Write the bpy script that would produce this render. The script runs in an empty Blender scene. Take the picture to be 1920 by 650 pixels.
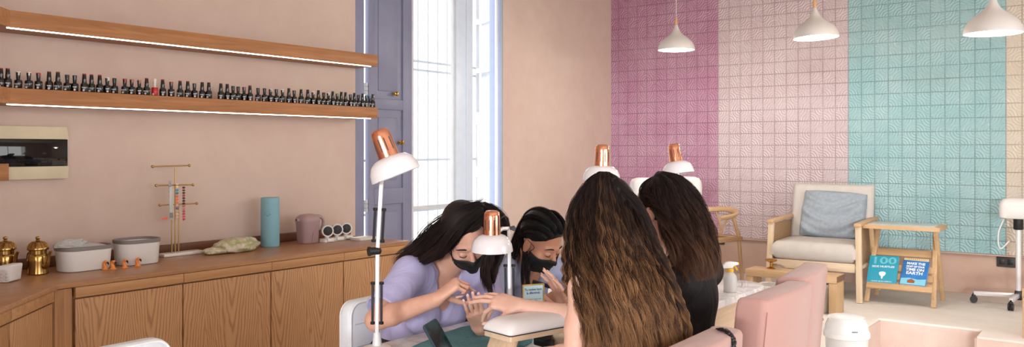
import bpy, bmesh, math, random
import numpy as np
from mathutils import Vector, Matrix, Euler
random.seed(7)
rng = np.random.default_rng(7)
SC = bpy.context.scene
COL = SC.collection
PI = math.pi

# ------------------------------------------------------------------ camera model (1920x650 frame)
FPX, HX, HY = 1600.0, 960.0, 279.0
YAW = math.radians(36.6)
CAM = Vector((4.58, 0.0, 1.42))
FW = Vector((-math.sin(YAW), math.cos(YAW), 0))
RT = Vector((math.cos(YAW), math.sin(YAW), 0))
def P(px, py, d):
    """world point seen at a pixel of the photograph at camera depth d"""
    r = (px - HX) / FPX
    return CAM + d * (FW + r * RT) + Vector((0, 0, -(py - HY) / FPX * d))
def dX(px, X):
    r = (px - HX) / FPX
    return (X - CAM.x) / (FW.x + r * RT.x)
def dY(px, Y):
    r = (px - HX) / FPX
    return (Y - CAM.y) / (FW.y + r * RT.y)
def PX(px, py, X): return P(px, py, dX(px, X))
def PY(px, py, Y): return P(px, py, dY(px, Y))
def PZ(px, py, z):
    return P(px, py, (CAM.z - z) * FPX / (py - HY))
def YX(px, X): return PX(px, HY, X).y

cam = bpy.data.cameras.new('camera')
cam.sensor_fit = 'HORIZONTAL'; cam.sensor_width = 36.0
cam.lens = FPX / 1920 * 36.0
cam.shift_y = -(325.0 - HY) / 1920.0
cam.clip_start = 0.05; cam.clip_end = 200
camo = bpy.data.objects.new('camera', cam); COL.objects.link(camo)
camo.location = CAM; camo.rotation_euler = (PI / 2, 0, YAW)
SC.camera = camo
vs = SC.view_settings
vs.view_transform = 'Standard'; vs.look = 'None'; vs.gamma = 1.0; vs.use_curve_mapping = False

# ------------------------------------------------------------------ materials
def lin(c):
    out = []
    for v in c[:3]:
        v /= 255.0
        out.append(v / 12.92 if v <= .04045 else ((v + .055) / 1.055) ** 2.4)
    return tuple(out) + (1.0,)
class NT:
    def __init__(s, name):
        s.m = bpy.data.materials.new(name); s.m.use_nodes = True
        s.t = s.m.node_tree; s.t.nodes.clear()
        s.out = s.n('ShaderNodeOutputMaterial'); s.b = s.n('ShaderNodeBsdfPrincipled')
        s.l(s.b.outputs[0], s.out.inputs[0])
    def n(s, typ, **kw):
        x = s.t.nodes.new(typ)
        for k, v in kw.items(): setattr(x, k, v)
        return x
    def l(s, a, b): s.t.links.new(a, b)
    def put(s, sock, v):
        if hasattr(v, 'is_output') or isinstance(v, bpy.types.NodeSocket): s.l(v, sock)
        else: sock.default_value = v
    def math(s, op, a, b=0.0, c=None):
        x = s.n('ShaderNodeMath', operation=op); s.put(x.inputs[0], a); s.put(x.inputs[1], b)
        if c is not None: s.put(x.inputs[2], c)
        return x.outputs[0]
    def coord(s, kind='Object'): return s.n('ShaderNodeTexCoord').outputs[kind]
    def mapping(s, v, scale=(1, 1, 1), loc=(0, 0, 0), rot=(0, 0, 0)):
        x = s.n('ShaderNodeMapping'); s.l(v, x.inputs[0])
        x.inputs['Scale'].default_value = scale; x.inputs['Location'].default_value = loc; x.inputs['Rotation'].default_value = rot
        return x.outputs[0]
    def noise(s, v, scale, detail=3, rough=.5, dist=0.0):
        x = s.n('ShaderNodeTexNoise'); s.l(v, x.inputs['Vector'])
        x.inputs['Scale'].default_value = scale; x.inputs['Detail'].default_value = detail
        x.inputs['Roughness'].default_value = rough; x.inputs['Distortion'].default_value = dist
        return x.outputs[0]
    def ramp(s, f, stops, interp='LINEAR'):
        x = s.n('ShaderNodeValToRGB'); s.l(f, x.inputs[0]); e = x.color_ramp; e.interpolation = interp
        while len(e.elements) < len(stops): e.elements.new(.5)
        for k, (p, c) in enumerate(stops): e.elements[k].position = p; e.elements[k].color = c
        return x.outputs[0]
    def mix(s, f, a, b, mode='MIX'):
        x = s.n('ShaderNodeMix', data_type='RGBA', blend_type=mode)
        s.put(x.inputs[0], f); s.put(x.inputs[6], a); s.put(x.inputs[7], b)
        return x.outputs[2]
    def bump(s, h, strength=.3, dist=.01, normal=None):
        x = s.n('ShaderNodeBump'); s.l(h, x.inputs['Height'])
        x.inputs['Strength'].default_value = strength; x.inputs['Distance'].default_value = dist
        if normal is not None: s.l(normal, x.inputs['Normal'])
        s.l(x.outputs[0], s.b.inputs['Normal']); return x.outputs[0]
    def base(s, c): s.put(s.b.inputs['Base Color'], c)
    def set(s, **kw):
        for k, v in kw.items(): s.put(s.b.inputs[k.replace('_', ' ')], v)
MAT = {}
def plain(name, c, rough=.5, metal=0.0, var=.06, scale=14, bump=0.0, bscale=60, coat=0.0, **kw):
    """simple procedural material: colour varied by soft noise, optional bump"""
    t = NT(name); v = t.coord(); n = t.noise(v, scale, 3)
    a = lin(c); lo = tuple(x * (1 - var) for x in a[:3]) + (1,); hi = tuple(min(1, x * (1 + var)) for x in a[:3]) + (1,)
    t.base(t.ramp(n, [(.3, lo), (.7, hi)])); t.set(Roughness=rough, Metallic=metal)
    if coat: t.b.inputs['Coat Weight'].default_value = coat
    if bump: t.bump(t.noise(v, bscale, 3), bump, .004)
    for k, val in kw.items(): t.b.inputs[k.replace('_', ' ')].default_value = val
    MAT[name] = t.m; return t.m
def emit(name, c, strength):
    t = NT(name); t.base(lin(c)); t.b.inputs['Emission Color'].default_value = lin(c); t.b.inputs['Emission Strength'].default_value = strength
    MAT[name] = t.m; return t.m
def wood(name, c0, c1, axis='X', scale=1.0, rough=.5):
    """straight-grained wood running along one object axis"""
    t = NT(name); v = t.coord(); st = {'X': (1.5, 28, 28), 'Y': (28, 1.5, 28), 'Z': (28, 28, 1.5)}[axis]
    m = t.mapping(v, tuple(q * scale for q in st))
    n = t.noise(m, 2.2, 5, .6, .8); n2 = t.noise(v, 4 * scale, 2)
    f = t.math('ADD', t.math('MULTIPLY', n, .75), t.math('MULTIPLY', n2, .25))
    t.base(t.ramp(f, [(.33, lin(c0)), (.62, lin(c1))])); t.set(Roughness=rough)
    t.bump(n, .08, .003); MAT[name] = t.m; return t.m
def oak(name, c0, c1, off=0.0, w=.3, flip=1.0, rough=.5):
    """flat-sawn veneer with cathedral arches; grain runs along object Z, arches spread along object Y"""
    t = NT(name); v = t.coord(); sp = t.n('ShaderNodeSeparateXYZ'); t.l(v, sp.inputs[0])
    warp = t.noise(t.mapping(v, (1, 5, 1.3)), 2.0, 3, .5)
    fine = t.noise(t.mapping(v, (1, 160, 5)), 1.0, 3, .6)
    wv = t.math('SUBTRACT', warp, .5)
    y = t.math('ADD', t.math('DIVIDE', sp.outputs[1], w), off)
    y = t.math('ADD', y, t.math('MULTIPLY', wv, .22))
    fr = t.math('SUBTRACT', t.math('FRACT', y), .5)
    u = t.math('ABSOLUTE', t.math('MULTIPLY', fr, 2.0))
    par = t.math('MULTIPLY', t.math('POWER', u, 1.4), 8.5)
    f = t.math('ADD', t.math('MULTIPLY', sp.outputs[2], 6.5 * flip), t.math('MULTIPLY', par, -1.0))
    f = t.math('ADD', f, t.math('MULTIPLY', wv, 1.6))
    s = t.math('SINE', t.math('MULTIPLY', f, 2 * PI))
    ring = t.math('POWER', t.math('MULTIPLY_ADD', s, .5, .5), 2.6)
    tone = t.math('ADD', t.math('MULTIPLY', ring, .5), t.math('MULTIPLY', fine, .5))
    t.base(t.ramp(tone, [(.2, lin(c0)), (.85, lin(c1))])); t.set(Roughness=rough)
    t.bump(tone, .06, .002); MAT[name] = t.m; return t.m

# ------------------------------------------------------------------ mesh building
class MB:
    def __init__(s): s.v, s.f, s.M = [], [], Matrix()
    def add(s, vs, fs):
        k = len(s.v); s.v += [s.M @ Vector(p) for p in vs]; s.f += [tuple(i + k for i in f) for f in fs]; return s
    def box(s, c, size, bev=0.0, rot=None, seg=2, taper=None):
        bm = bmesh.new(); bmesh.ops.create_cube(bm, size=1.0)
        for v in bm.verts: v.co = Vector((v.co.x * size[0], v.co.y * size[1], v.co.z * size[2]))
        if taper:
            for v in bm.verts:
                if v.co.z < 0: v.co.x *= taper[0]; v.co.y *= taper[1]
        if bev > 0: bmesh.ops.bevel(bm, geom=bm.edges[:], offset=min(bev, .49 * min(size)), segments=seg, profile=.5, affect='EDGES')
        R = rot.to_4x4() if isinstance(rot, Matrix) else (Euler(rot).to_matrix().to_4x4() if rot else Matrix())
        T = Matrix.Translation(Vector(c)) @ R
        bm.verts.index_update()
        s.add([T @ v.co for v in bm.verts], [[v.index for v in f.verts] for f in bm.faces]); bm.free(); return s
    def beam(s, p0, p1, w, h, bev=.003, up=(0, 0, 1)):
        p0, p1 = Vector(p0), Vector(p1); z = (p1 - p0); L = z.length; z.normalize()
        x = Vector(up).cross(z)
        if x.length < 1e-4: x = Vector((1, 0, 0)).cross(z)
        x.normalize(); y = z.cross(x)
        return s.box((p0 + p1) / 2, (w, h, L), bev, Matrix((x, y, z)).transposed())
    def lathe(s, prof, c=(0, 0, 0), n=32, M=None, cap=True):
        vs, fs = [], []
        T = (M if M is not None else Matrix()); c = Vector(c)
        for r, z in prof:
            for k in range(n):
                a = 2 * PI * k / n; vs.append(T @ Vector((r * math.cos(a), r * math.sin(a), z)) + c)
        for i in range(len(prof) - 1):
            for k in range(n): fs.append((i * n + k, i * n + (k + 1) % n, (i + 1) * n + (k + 1) % n, (i + 1) * n + k))
        if cap:
            if prof[0][0] > 1e-5: fs.append(tuple(reversed(range(n))))
            if prof[-1][0] > 1e-5: fs.append(tuple((len(prof) - 1) * n + k for k in range(n)))
        return s.add(vs, fs)
    def tube(s, pts, r, n=10, flat=1.0, closed=False):
        pts = [Vector(p) for p in pts]; m = len(pts); rr = r if isinstance(r, (list, tuple)) else [r] * m
        vs, fs = [], []; ref = None
        for i, p in enumerate(pts):
            t = (pts[min(i + 1, m - 1)] - pts[max(i - 1, 0)]) if not closed else (pts[(i + 1) % m] - pts[i - 1])
            t.normalize()
            if ref is None: ref = t.orthogonal().normalized()
            ref = (ref - t * ref.dot(t)).normalized(); b = t.cross(ref)
            for k in range(n):
                a = 2 * PI * k / n; vs.append(p + ref * math.cos(a) * rr[i] + b * math.sin(a) * rr[i] * flat)
        for i in range(m if closed else m - 1):
            j = (i + 1) % m
            for k in range(n): fs.append((i * n + k, i * n + (k + 1) % n, j * n + (k + 1) % n, j * n + k))
        if not closed: fs += [tuple(reversed(range(n))), tuple((m - 1) * n + k for k in range(n))]
        return s.add(vs, fs)
    def cyl(s, p0, p1, r0, r1=None, n=20): return s.tube([p0, p1], [r0, r0 if r1 is None else r1], n)
    def ball(s, c, r, n=16, M=None):
        r = (r, r, r) if not isinstance(r, (tuple, list)) else r
        bm = bmesh.new(); bmesh.ops.create_uvsphere(bm, u_segments=n, v_segments=max(6, n // 2 + 2), radius=1.0); bm.verts.index_update()
        R = (M.to_4x4() if M is not None else Matrix())
        s.add([(R @ Vector((v.co.x * r[0], v.co.y * r[1], v.co.z * r[2]))) + Vector(c) for v in bm.verts], [[v.index for v in f.verts] for f in bm.faces]); bm.free(); return s
    def prism(s, poly, h, M=None, bev=0.0):
        """polygon (x,y) extruded along z 0..h"""
        bm = bmesh.new(); vs = [bm.verts.new((x, y, 0)) for x, y in poly]; f = bm.faces.new(vs)
        r = bmesh.ops.extrude_face_region(bm, geom=[f]); bmesh.ops.translate(bm, verts=[g for g in r['geom'] if isinstance(g, bmesh.types.BMVert)], vec=(0, 0, h))
        bmesh.ops.recalc_face_normals(bm, faces=bm.faces[:])
        if bev: bmesh.ops.bevel(bm, geom=bm.edges[:], offset=bev, segments=2, profile=.5, affect='EDGES')
        bm.verts.index_update(); T = M if M is not None else Matrix()
        s.add([T @ v.co for v in bm.verts], [[v.index for v in f.verts] for f in bm.faces]); bm.free(); return s
    def loft(s, rings, cap=True, closed=True):
        n = len(rings[0]); vs = [p for r in rings for p in r]; fs = []
        for i in range(len(rings) - 1):
            for k in range(n if closed else n - 1): fs.append((i * n + k, i * n + (k + 1) % n, (i + 1) * n + (k + 1) % n, (i + 1) * n + k))
        if cap and closed: fs += [tuple(reversed(range(n))), tuple((len(rings) - 1) * n + k for k in range(n))]
        return s.add(vs, fs)
    def build(s, name, mat, parent=None, smooth=40, origin=None, world=True):
        """ONE mesh object.  Coordinates are world ones unless world=False (then local to the parent)."""
        me = bpy.data.meshes.new(name); M = Matrix()
        o = bpy.data.objects.new(name, me); COL.objects.link(o)
        if parent is not None: o.parent = parent
        if world:
            if parent is not None: M = wmat(parent).inverted()
            if origin is not None:
                oo = M @ Vector(origin); o.location = oo; M = Matrix.Translation(-oo) @ M
        elif origin is not None: o.location = origin; M = Matrix.Translation(-Vector(origin))
        me.from_pydata([tuple(M @ p) for p in s.v], [], s.f)
        bm = bmesh.new(); bm.from_mesh(me); bmesh.ops.recalc_face_normals(bm, faces=bm.faces[:]); bm.to_mesh(me); bm.free()
        finish(me, mat, smooth); return o
def finish(me, mat, smooth):
    if mat is not None: me.materials.append(MAT[mat] if isinstance(mat, str) else mat)
    if smooth:
        me.polygons.foreach_set('use_smooth', [True] * len(me.polygons))
        if smooth < 180: me.set_sharp_from_angle(angle=math.radians(smooth))
    me.update()
def wmat(o):
    M = Matrix.LocRotScale(o.location, o.rotation_euler, o.scale)
    return (wmat(o.parent) @ M) if o.parent is not None else M
def tag(o, label=None, cat=None, group=None, kind=None):
    if label: o['label'] = label
    if cat: o['category'] = cat
    if group: o['group'] = group
    if kind: o['kind'] = kind
    return o
def thing(name, label, cat, loc=(0, 0, 0), rz=0.0, group=None, kind=None):
    o = bpy.data.objects.new(name, None); COL.objects.link(o); o.empty_display_size = .1
    o.location = loc; o.rotation_euler = (0, 0, rz)
    return tag(o, label, cat, group, kind)
def copy_tree(o, parent=None):
    c = o.copy(); COL.objects.link(c)
    if parent is not None: c.parent = parent
    for ch in [x for x in bpy.data.objects if x.parent is o]: copy_tree(ch, c)
    return c
def rrect(hx, hy, r, n=5):
    """rounded rectangle outline (x,y)"""
    out = []
    for cx, cy, a0 in ((hx - r, hy - r, 0), (-hx + r, hy - r, PI / 2), (-hx + r, -hy + r, PI), (hx - r, -hy + r, 1.5 * PI)):
        for k in range(n + 1):
            a = a0 + PI / 2 * k / n; out.append((cx + r * math.cos(a), cy + r * math.sin(a)))
    return out
def spline(pts, n):
    """Catmull-Rom through points (any dimension), n samples"""
    p = np.array(pts, float); p = np.vstack([2 * p[0] - p[1], p, 2 * p[-1] - p[-2]])
    m = len(p) - 3; out = []
    for q in np.linspace(0, m - 1e-6, n):
        i = int(q); t = q - i; a, b, c, d = p[i:i + 4]
        out.append(.5 * ((2 * b) + (-a + c) * t + (2 * a - 5 * b + 4 * c - d) * t * t + (-a + 3 * b - 3 * c + d) * t ** 3))
    return np.array(out)
def text(name, body, size, M, mat, parent, depth=.0006, align='CENTER', bold=0.0, width=None):
    """lettering as a mesh; M places the text plane (x right, y up, z out) in world"""
    cu = bpy.data.curves.new(name, 'FONT'); cu.body = body; cu.size = size; cu.align_x = align; cu.align_y = 'CENTER'
    cu.extrude = depth; cu.offset = bold; cu.resolution_u = 3
    tmp = bpy.data.objects.new(name + '_tmp', cu); COL.objects.link(tmp)
    dg = bpy.context.evaluated_depsgraph_get(); me = bpy.data.meshes.new_from_object(tmp.evaluated_get(dg))
    bpy.data.objects.remove(tmp); bpy.data.curves.remove(cu)
    if width:
        xs = [v.co.x for v in me.vertices]; k = width / max(1e-6, max(xs) - min(xs))
        for v in me.vertices: v.co.x *= k
    me.name = name; o = bpy.data.objects.new(name, me); COL.objects.link(o); o.parent = parent
    me.transform((wmat(parent).inverted() if parent else Matrix()) @ M); me.materials.clear(); finish(me, mat, 0); return o
def frame(origin, x, y):
    x = Vector(x).normalized(); y = Vector(y); y = (y - x * y.dot(x)).normalized(); z = x.cross(y)
    M = Matrix((x, y, z)).transposed().to_4x4(); M.translation = Vector(origin); return M
def lerp(a, b, t): return a + (b - a) * t

# ------------------------------------------------------------------ implicit bodies (one continuous surface)
def cap(p0, r0, p1, r1, k=None): return ('c', np.array(p0, float), float(r0), np.array(p1, float), float(r1), k)
def ell(c, r, R=None, k=None): return ('e', np.array(c, float), np.array(r, float), np.eye(3) if R is None else np.array(R, float), k)
def neg(p): return ('-', p)
def _sd(p, X, Y, Z):
    if p[0] == 'c':
        a, r0, b, r1 = p[1], p[2], p[3], p[4]; ba = b - a; L = max(1e-9, ba @ ba)
        x, y, z = X - a[0], Y - a[1], Z - a[2]
        h = np.clip((x * ba[0] + y * ba[1] + z * ba[2]) / L, 0, 1)
        return np.sqrt((x - ba[0] * h) ** 2 + (y - ba[1] * h) ** 2 + (z - ba[2] * h) ** 2) - (r0 + (r1 - r0) * h)
    c, r, R = p[1], p[2], p[3]; x, y, z = X - c[0], Y - c[1], Z - c[2]
    u = (R[0, 0] * x + R[1, 0] * y + R[2, 0] * z) / r[0]; v = (R[0, 1] * x + R[1, 1] * y + R[2, 1] * z) / r[1]; w = (R[0, 2] * x + R[1, 2] * y + R[2, 2] * z) / r[2]
    k0 = np.sqrt(u * u + v * v + w * w); k1 = np.sqrt((u / r[0]) ** 2 + (v / r[1]) ** 2 + (w / r[2]) ** 2) + 1e-9
    return k0 * (k0 - 1) / k1
def _bb(p, m):
    if p[0] == 'c':
        lo = np.minimum(p[1] - p[2], p[3] - p[4]); hi = np.maximum(p[1] + p[2], p[3] + p[4])
    else:
        e = np.abs(p[3]) @ p[2]; lo, hi = p[1] - e, p[1] + e
    return lo - m, hi + m
def sdf_mesh(prims, h=.004, k=.02, relax=1, warp=None):
    pos = [p for p in prims if p[0] != '-']
    lo = np.min([_bb(p, .012)[0] for p in pos], 0); hi = np.max([_bb(p, .012)[1] for p in pos], 0)
    n = np.ceil((hi - lo) / h).astype(int) + 2
    D = np.full(n, .25, np.float32); ax = [lo[i] + h * np.arange(n[i]) for i in range(3)]
    for p in prims:
        sub = p[0] == '-'; q = p[1] if sub else p; kk = q[-1] if q[-1] is not None else k
        a, b = _bb(q, 1.6 * kk + 2 * h)
        i0 = np.clip(np.floor((a - lo) / h).astype(int), 0, n - 1); i1 = np.clip(np.ceil((b - lo) / h).astype(int) + 1, 1, n)
        if np.any(i1 <= i0): continue
        X = ax[0][i0[0]:i1[0], None, None]; Y = ax[1][None, i0[1]:i1[1], None]; Z = ax[2][None, None, i0[2]:i1[2]]
        d = _sd(q, X, Y, Z).astype(np.float32); S = np.s_[i0[0]:i1[0], i0[1]:i1[1], i0[2]:i1[2]]; cur = D[S]
        if sub:
            t = np.clip(.5 - .5 * (cur + d) / kk, 0, 1); D[S] = cur * (1 - t) - d * t + kk * t * (1 - t)
        else:
            t = np.clip(.5 + .5 * (cur - d) / kk, 0, 1); D[S] = cur * (1 - t) + d * t - kk * t * (1 - t)
    ins = D < 0; c = np.zeros(n - 1, np.uint8); cs = [(i, j, l) for i in (0, 1) for j in (0, 1) for l in (0, 1)]
    sl = lambda o: np.s_[o[0]:n[0] - 1 + o[0], o[1]:n[1] - 1 + o[1], o[2]:n[2] - 1 + o[2]]
    for o in cs: c += ins[sl(o)]
    act = np.argwhere((c > 0) & (c < 8)); N = len(act)
    cv = {o: D[act[:, 0] + o[0], act[:, 1] + o[1], act[:, 2] + o[2]] for o in cs}
    acc = np.zeros((N, 3)); cnt = np.zeros(N)
    for o in cs:
        for axis in range(3):
            if o[axis]: continue
            o2 = tuple(1 if i == axis else o[i] for i in range(3)); va, vb = cv[o], cv[o2]; m = (va < 0) != (vb < 0)
            t = va / np.where(m, va - vb, 1); pt = np.tile(np.array(o, float), (N, 1)); pt[:, axis] = t
            acc[m] += pt[m]; cnt[m] += 1
    V = lo + h * (act + acc / cnt[:, None])
    idx = np.full(n - 1, -1, np.int32); idx[act[:, 0], act[:, 1], act[:, 2]] = np.arange(N)
    Q = []
    for axis in range(3):
        u, v = [(1, 2), (2, 0), (0, 1)][axis]
        a = [slice(None)] * 3; b = [slice(None)] * 3; a[axis] = slice(0, -1); b[axis] = slice(1, None)
        e = np.argwhere(ins[tuple(a)] != ins[tuple(b)]); e = e[(e[:, u] > 0) & (e[:, v] > 0) & (e[:, u] < n[u] - 1) & (e[:, v] < n[v] - 1)]
        fl = ins[e[:, 0], e[:, 1], e[:, 2]]
        def at(du, dv):
            q = e.copy(); q[:, u] += du; q[:, v] += dv; return idx[q[:, 0], q[:, 1], q[:, 2]]
        q = np.stack([at(-1, -1), at(0, -1), at(0, 0), at(-1, 0)], 1); q[~fl] = q[~fl][:, ::-1]; Q.append(q)
    Q = np.concatenate(Q)
    for _ in range(relax):
        S = np.zeros_like(V); C = np.zeros(N)
        for i in range(4):
            a, b = Q[:, i], Q[:, (i + 1) % 4]; np.add.at(S, a, V[b]); np.add.at(C, a, 1)
        V = .45 * V + .55 * S / np.maximum(C, 1)[:, None]
    return V, Q
def mesh_from(name, V, Q, mat, parent, tri=None, attr=None, smooth=180):
    M = np.array(wmat(parent).inverted()) if parent is not None else np.eye(4)
    V = np.asarray(V) @ M[:3, :3].T + M[:3, 3]
    me = bpy.data.meshes.new(name); nv = len(V)
    me.vertices.add(nv); me.vertices.foreach_set('co', np.ascontiguousarray(V, np.float32).ravel())
    k = Q.shape[1]; me.loops.add(Q.size); me.loops.foreach_set('vertex_index', np.ascontiguousarray(Q, np.int32).ravel())
    me.polygons.add(len(Q)); me.polygons.foreach_set('loop_start', np.arange(0, Q.size, k, dtype=np.int32))
    me.update(calc_edges=True); me.validate()
    if attr is not None:
        at = me.attributes.new('strand', 'FLOAT_COLOR', 'POINT'); at.data.foreach_set('color', np.ascontiguousarray(attr, np.float32).ravel())
    o = bpy.data.objects.new(name, me); COL.objects.link(o); o.parent = parent
    finish(me, mat, smooth); return o
# ================================================================== MATERIALS OF THE ROOM
def plaster(name, c, c2, blot=.5):
    t = NT(name); v = t.coord('Object')
    n1 = t.noise(v, 1.1, 4, .55); n2 = t.noise(v, 6, 5, .6)
    f = t.math('ADD', t.math('MULTIPLY', n1, .6), t.math('MULTIPLY', n2, .4))
    t.base(t.ramp(f, [(.35, lin(c2)), (.62, lin(c))])); t.set(Roughness=.85)
    t.bump(t.noise(v, 22, 4, .6), .12, .004); MAT[name] = t.m
plaster('wall_plaster', (206, 185, 173), (197, 173, 161))
plaster('dado_plaster', (206, 182, 168), (194, 162, 146))
plaster('step_concrete', (226, 208, 198), (212, 182, 170))
plaster('floor_concrete', (236, 231, 226), (226, 217, 211))
plaster('ceiling_paint', (226, 216, 206), (220, 208, 198))
plaster('street_paint', (244, 242, 238), (236, 234, 230))
plain('lavender_paint', (130, 133, 158), .45, var=.05, scale=5, bump=.06, bscale=30)
plain('pale_blue_paint', (168, 184, 218), .4, var=.03)
plain('white_blue_paint', (214, 228, 244), .4, var=.03)
plain('white_paint', (232, 234, 236), .4, var=.03)
plain('brass', (196, 150, 72), .22, 1.0, var=.1)
plain('iron_white', (206, 210, 214), .5, var=.04)
def glass(name, c=(255, 255, 255), rough=.0, body=.03):
    t = NT(name); tr = t.n('ShaderNodeBsdfTransparent'); gl = t.n('ShaderNodeBsdfGlossy'); mx = t.n('ShaderNodeMixShader')
    tr.inputs[0].default_value = lin(c); gl.inputs['Roughness'].default_value = rough
    lw = t.n('ShaderNodeLayerWeight'); lw.inputs[0].default_value = .25; ge = t.n('ShaderNodeNewGeometry')
    f = t.math('MULTIPLY', t.math('SUBTRACT', 1.0, ge.outputs['Backfacing']), t.math('MULTIPLY_ADD', lw.outputs['Facing'], .25 + body, body)); t.l(f, mx.inputs[0]); t.l(tr.outputs[0], mx.inputs[1]); t.l(gl.outputs[0], mx.inputs[2]); t.l(mx.outputs[0], t.out.inputs[0]); MAT[name] = t.m
glass('pane_glass')
# --- embossed tiles: every tile carries rings about two opposite corners, turned at random; four paint bands
TILE, TZ0, YB = .112, .558, 7.95
BANDS = (1.206, 2.438, 3.670)
def tile_material():
    t = NT('embossed_tile'); v = t.coord('Object'); sp = t.n('ShaderNodeSeparateXYZ'); t.l(v, sp.inputs[0])
    x = t.math('DIVIDE', t.math('ADD', sp.outputs[0], .026), TILE); z = t.math('DIVIDE', sp.outputs[2], TILE)
    ix, iz = t.math('FLOOR', x), t.math('FLOOR', z); fx, fz = t.math('SUBTRACT', x, ix), t.math('SUBTRACT', z, iz)
    cb = t.n('ShaderNodeCombineXYZ'); t.l(ix, cb.inputs[0]); t.l(iz, cb.inputs[1])
    wn = t.n('ShaderNodeTexWhiteNoise', noise_dimensions='2D'); t.l(cb.outputs[0], wn.inputs['Vector'])
    # tiles are mostly laid in fours so that rings close into circles; some are turned
    par = t.math('FLOORED_MODULO', t.math('ADD', ix, iz), 2.0)
    turned = t.math('LESS_THAN', wn.outputs['Value'], .3)
    flip = t.math('ABSOLUTE', t.math('SUBTRACT', par, turned))
    gx = t.math('ABSOLUTE', t.math('SUBTRACT', fx, flip))
    def dist(a, b): return t.math('SQRT', t.math('ADD', t.math('MULTIPLY', a, a), t.math('MULTIPLY', b, b)))
    d = t.math('MINIMUM', dist(gx, fz), dist(t.math('SUBTRACT', 1.0, gx), t.math('SUBTRACT', 1.0, fz)))
    ring = t.math('COSINE', t.math('MULTIPLY', d, 2 * PI * 5.0))
    ring = t.math('MULTIPLY_ADD', ring, .5, .5)
    ex = t.math('MINIMUM', fx, t.math('SUBTRACT', 1.0, fx)); ez = t.math('MINIMUM', fz, t.math('SUBTRACT', 1.0, fz))
    e = t.math('MINIMUM', ex, ez)
    jn = t.noise(v, 5.0, 2)
    thr = t.math('MULTIPLY_ADD', jn, .026, .004)
    groove = t.math('LESS_THAN', e, thr)
    soft = t.math('MINIMUM', t.math('DIVIDE', e, .045), 1.0)
    h = t.math('MULTIPLY', t.math('MULTIPLY_ADD', ring, .55, .45), soft)
    bands = [(180, 130, 157), (203, 184, 187), (150, 190, 194), (208, 197, 180)]
    c = t.mix(t.math('GREATER_THAN', sp.outputs[0], BANDS[0]), lin(bands[0]), lin(bands[1]))
    c = t.mix(t.math('GREATER_THAN', sp.outputs[0], BANDS[1]), c, lin(bands[2]))
    c = t.mix(t.math('GREATER_THAN', sp.outputs[0], BANDS[2]), c, lin(bands[3]))
    mot = t.noise(v, 3.0, 4)
    c = t.mix(t.math('MULTIPLY', t.math('SUBTRACT', mot, .35), .35), c, (1, 1, 1, 1), 'MIX')
    jv = t.math('MULTIPLY', t.math('SUBTRACT', t.noise(v, 2.4, 3), .28), 1.3); g = t.mix(jv, c, lin((78, 58, 62)))
    t.base(t.mix(groove, c, g)); t.set(Roughness=.62)
    t.bump(h, .7, .014); MAT['embossed_tile'] = t.m
tile_material()

# ================================================================== ROOM SHELL (world: x along the tiled wall, y along the counter wall)
H = 3.7
EY0, EY1 = 4.27, 6.03          # the tall opening in the left wall
FLOORX1, NEARY = 8.0, -3.2
def struct(name, mb, mat, parent=None, **k):
    o = mb.build(name, mat, parent, **k); 
    if parent is None: o['kind'] = 'structure'
    return o
b = MB()
b.box((4.0, 2.4, -.05), (9.4, 11.6, .1)); struct('floor', b, 'floor_concrete')
b = MB(); b.box((4.0, 2.4, H + .05), (9.4, 11.6, .1)); struct('ceiling', b, 'ceiling_paint')
# left wall with a chamfered corner and the tall opening
WX, WT = 0.0, .14
b = MB()
b.box((-WT / 2, (1.72 + EY0) / 2, H / 2), (WT, EY0 - 1.72, H))
b.box((-WT / 2, (EY1 + YB + .2) / 2, H / 2), (WT, YB + .2 - EY1, H))
b.box((-WT / 2, (EY0 + EY1) / 2, 3.45), (WT, EY1 - EY0, .5))
b.box((-WT / 2, (EY0 + EY1) / 2, .06), (WT, EY1 - EY0, .12))
struct('wall_left', b, 'wall_plaster')
b = MB(); b.prism([(0, 1.72), (2.62, -.90), (2.62, NEARY), (2.48, NEARY), (2.48, -.96), (-.14, 1.66), (-.14, 1.72)], H)
struct('wall_corner', b, 'wall_plaster')
# tiled wall
b = MB(); b.box((4.0, YB + .12, H / 2), (9.0, .2, H)); struct('wall_back', b, 'dado_plaster')
b = MB(); b.box(((0 + 6.0) / 2, YB + .005, (TZ0 + H) / 2), (6.0, .03, H - TZ0)); struct('wall_tiles', b, 'embossed_tile', origin=(0, YB, TZ0))
# right and near walls with the big street windows that light the room
b = MB()
b.box((FLOORX1 + .1, -1.9, H / 2), (.2, 2.6, H)); b.box((FLOORX1 + .1, 6.9, H / 2), (.2, 2.6, H)); b.box((FLOORX1 + .1, 2.5, .3), (.2, 6.2, .6)); b.box((FLOORX1 + .1, 2.5, 3.3), (.2, 6.2, .8))
struct('wall_right', b, 'wall_plaster')
b = MB()
b.box((2.95, NEARY - .1, H / 2), (.9, .2, H)); b.box((7.75, NEARY - .1, H / 2), (.7, .2, H)); b.box((5.4, NEARY - .1, 3.2), (4.0, .2, 1.0)); b.box((5.4, NEARY - .1, .15), (4.0, .2, .3))
struct('wall_near', b, 'wall_plaster')
for nm, c, sz, ax in (('window_2', (FLOORX1 + .1, 2.5, 1.75), (6.2, 2.3), 'x'), ('window_3', (5.4, NEARY - .1, 1.5), (4.0, 2.4), 'y')):
    w = thing(nm, loc=c, label=None, cat=None, kind='structure', rz=0 if ax == 'y' else PI / 2)
    b = MB(); hw, hh = sz[0] / 2, sz[1] / 2
    for s in (-1, 1):
        b.box((s * (hw - .03), 0, 0), (.06, .08, sz[1]), .004); b.box((0, 0, s * (hh - .03)), (sz[0] - .12, .08, .06), .004)
    n = 4
    for k in range(1, n): b.box((-hw + sz[0] * k / n, 0, 0), (.05, .06, sz[1] - .12), .004)
    b.build('window_frame', 'white_paint', w, world=False)
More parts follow.
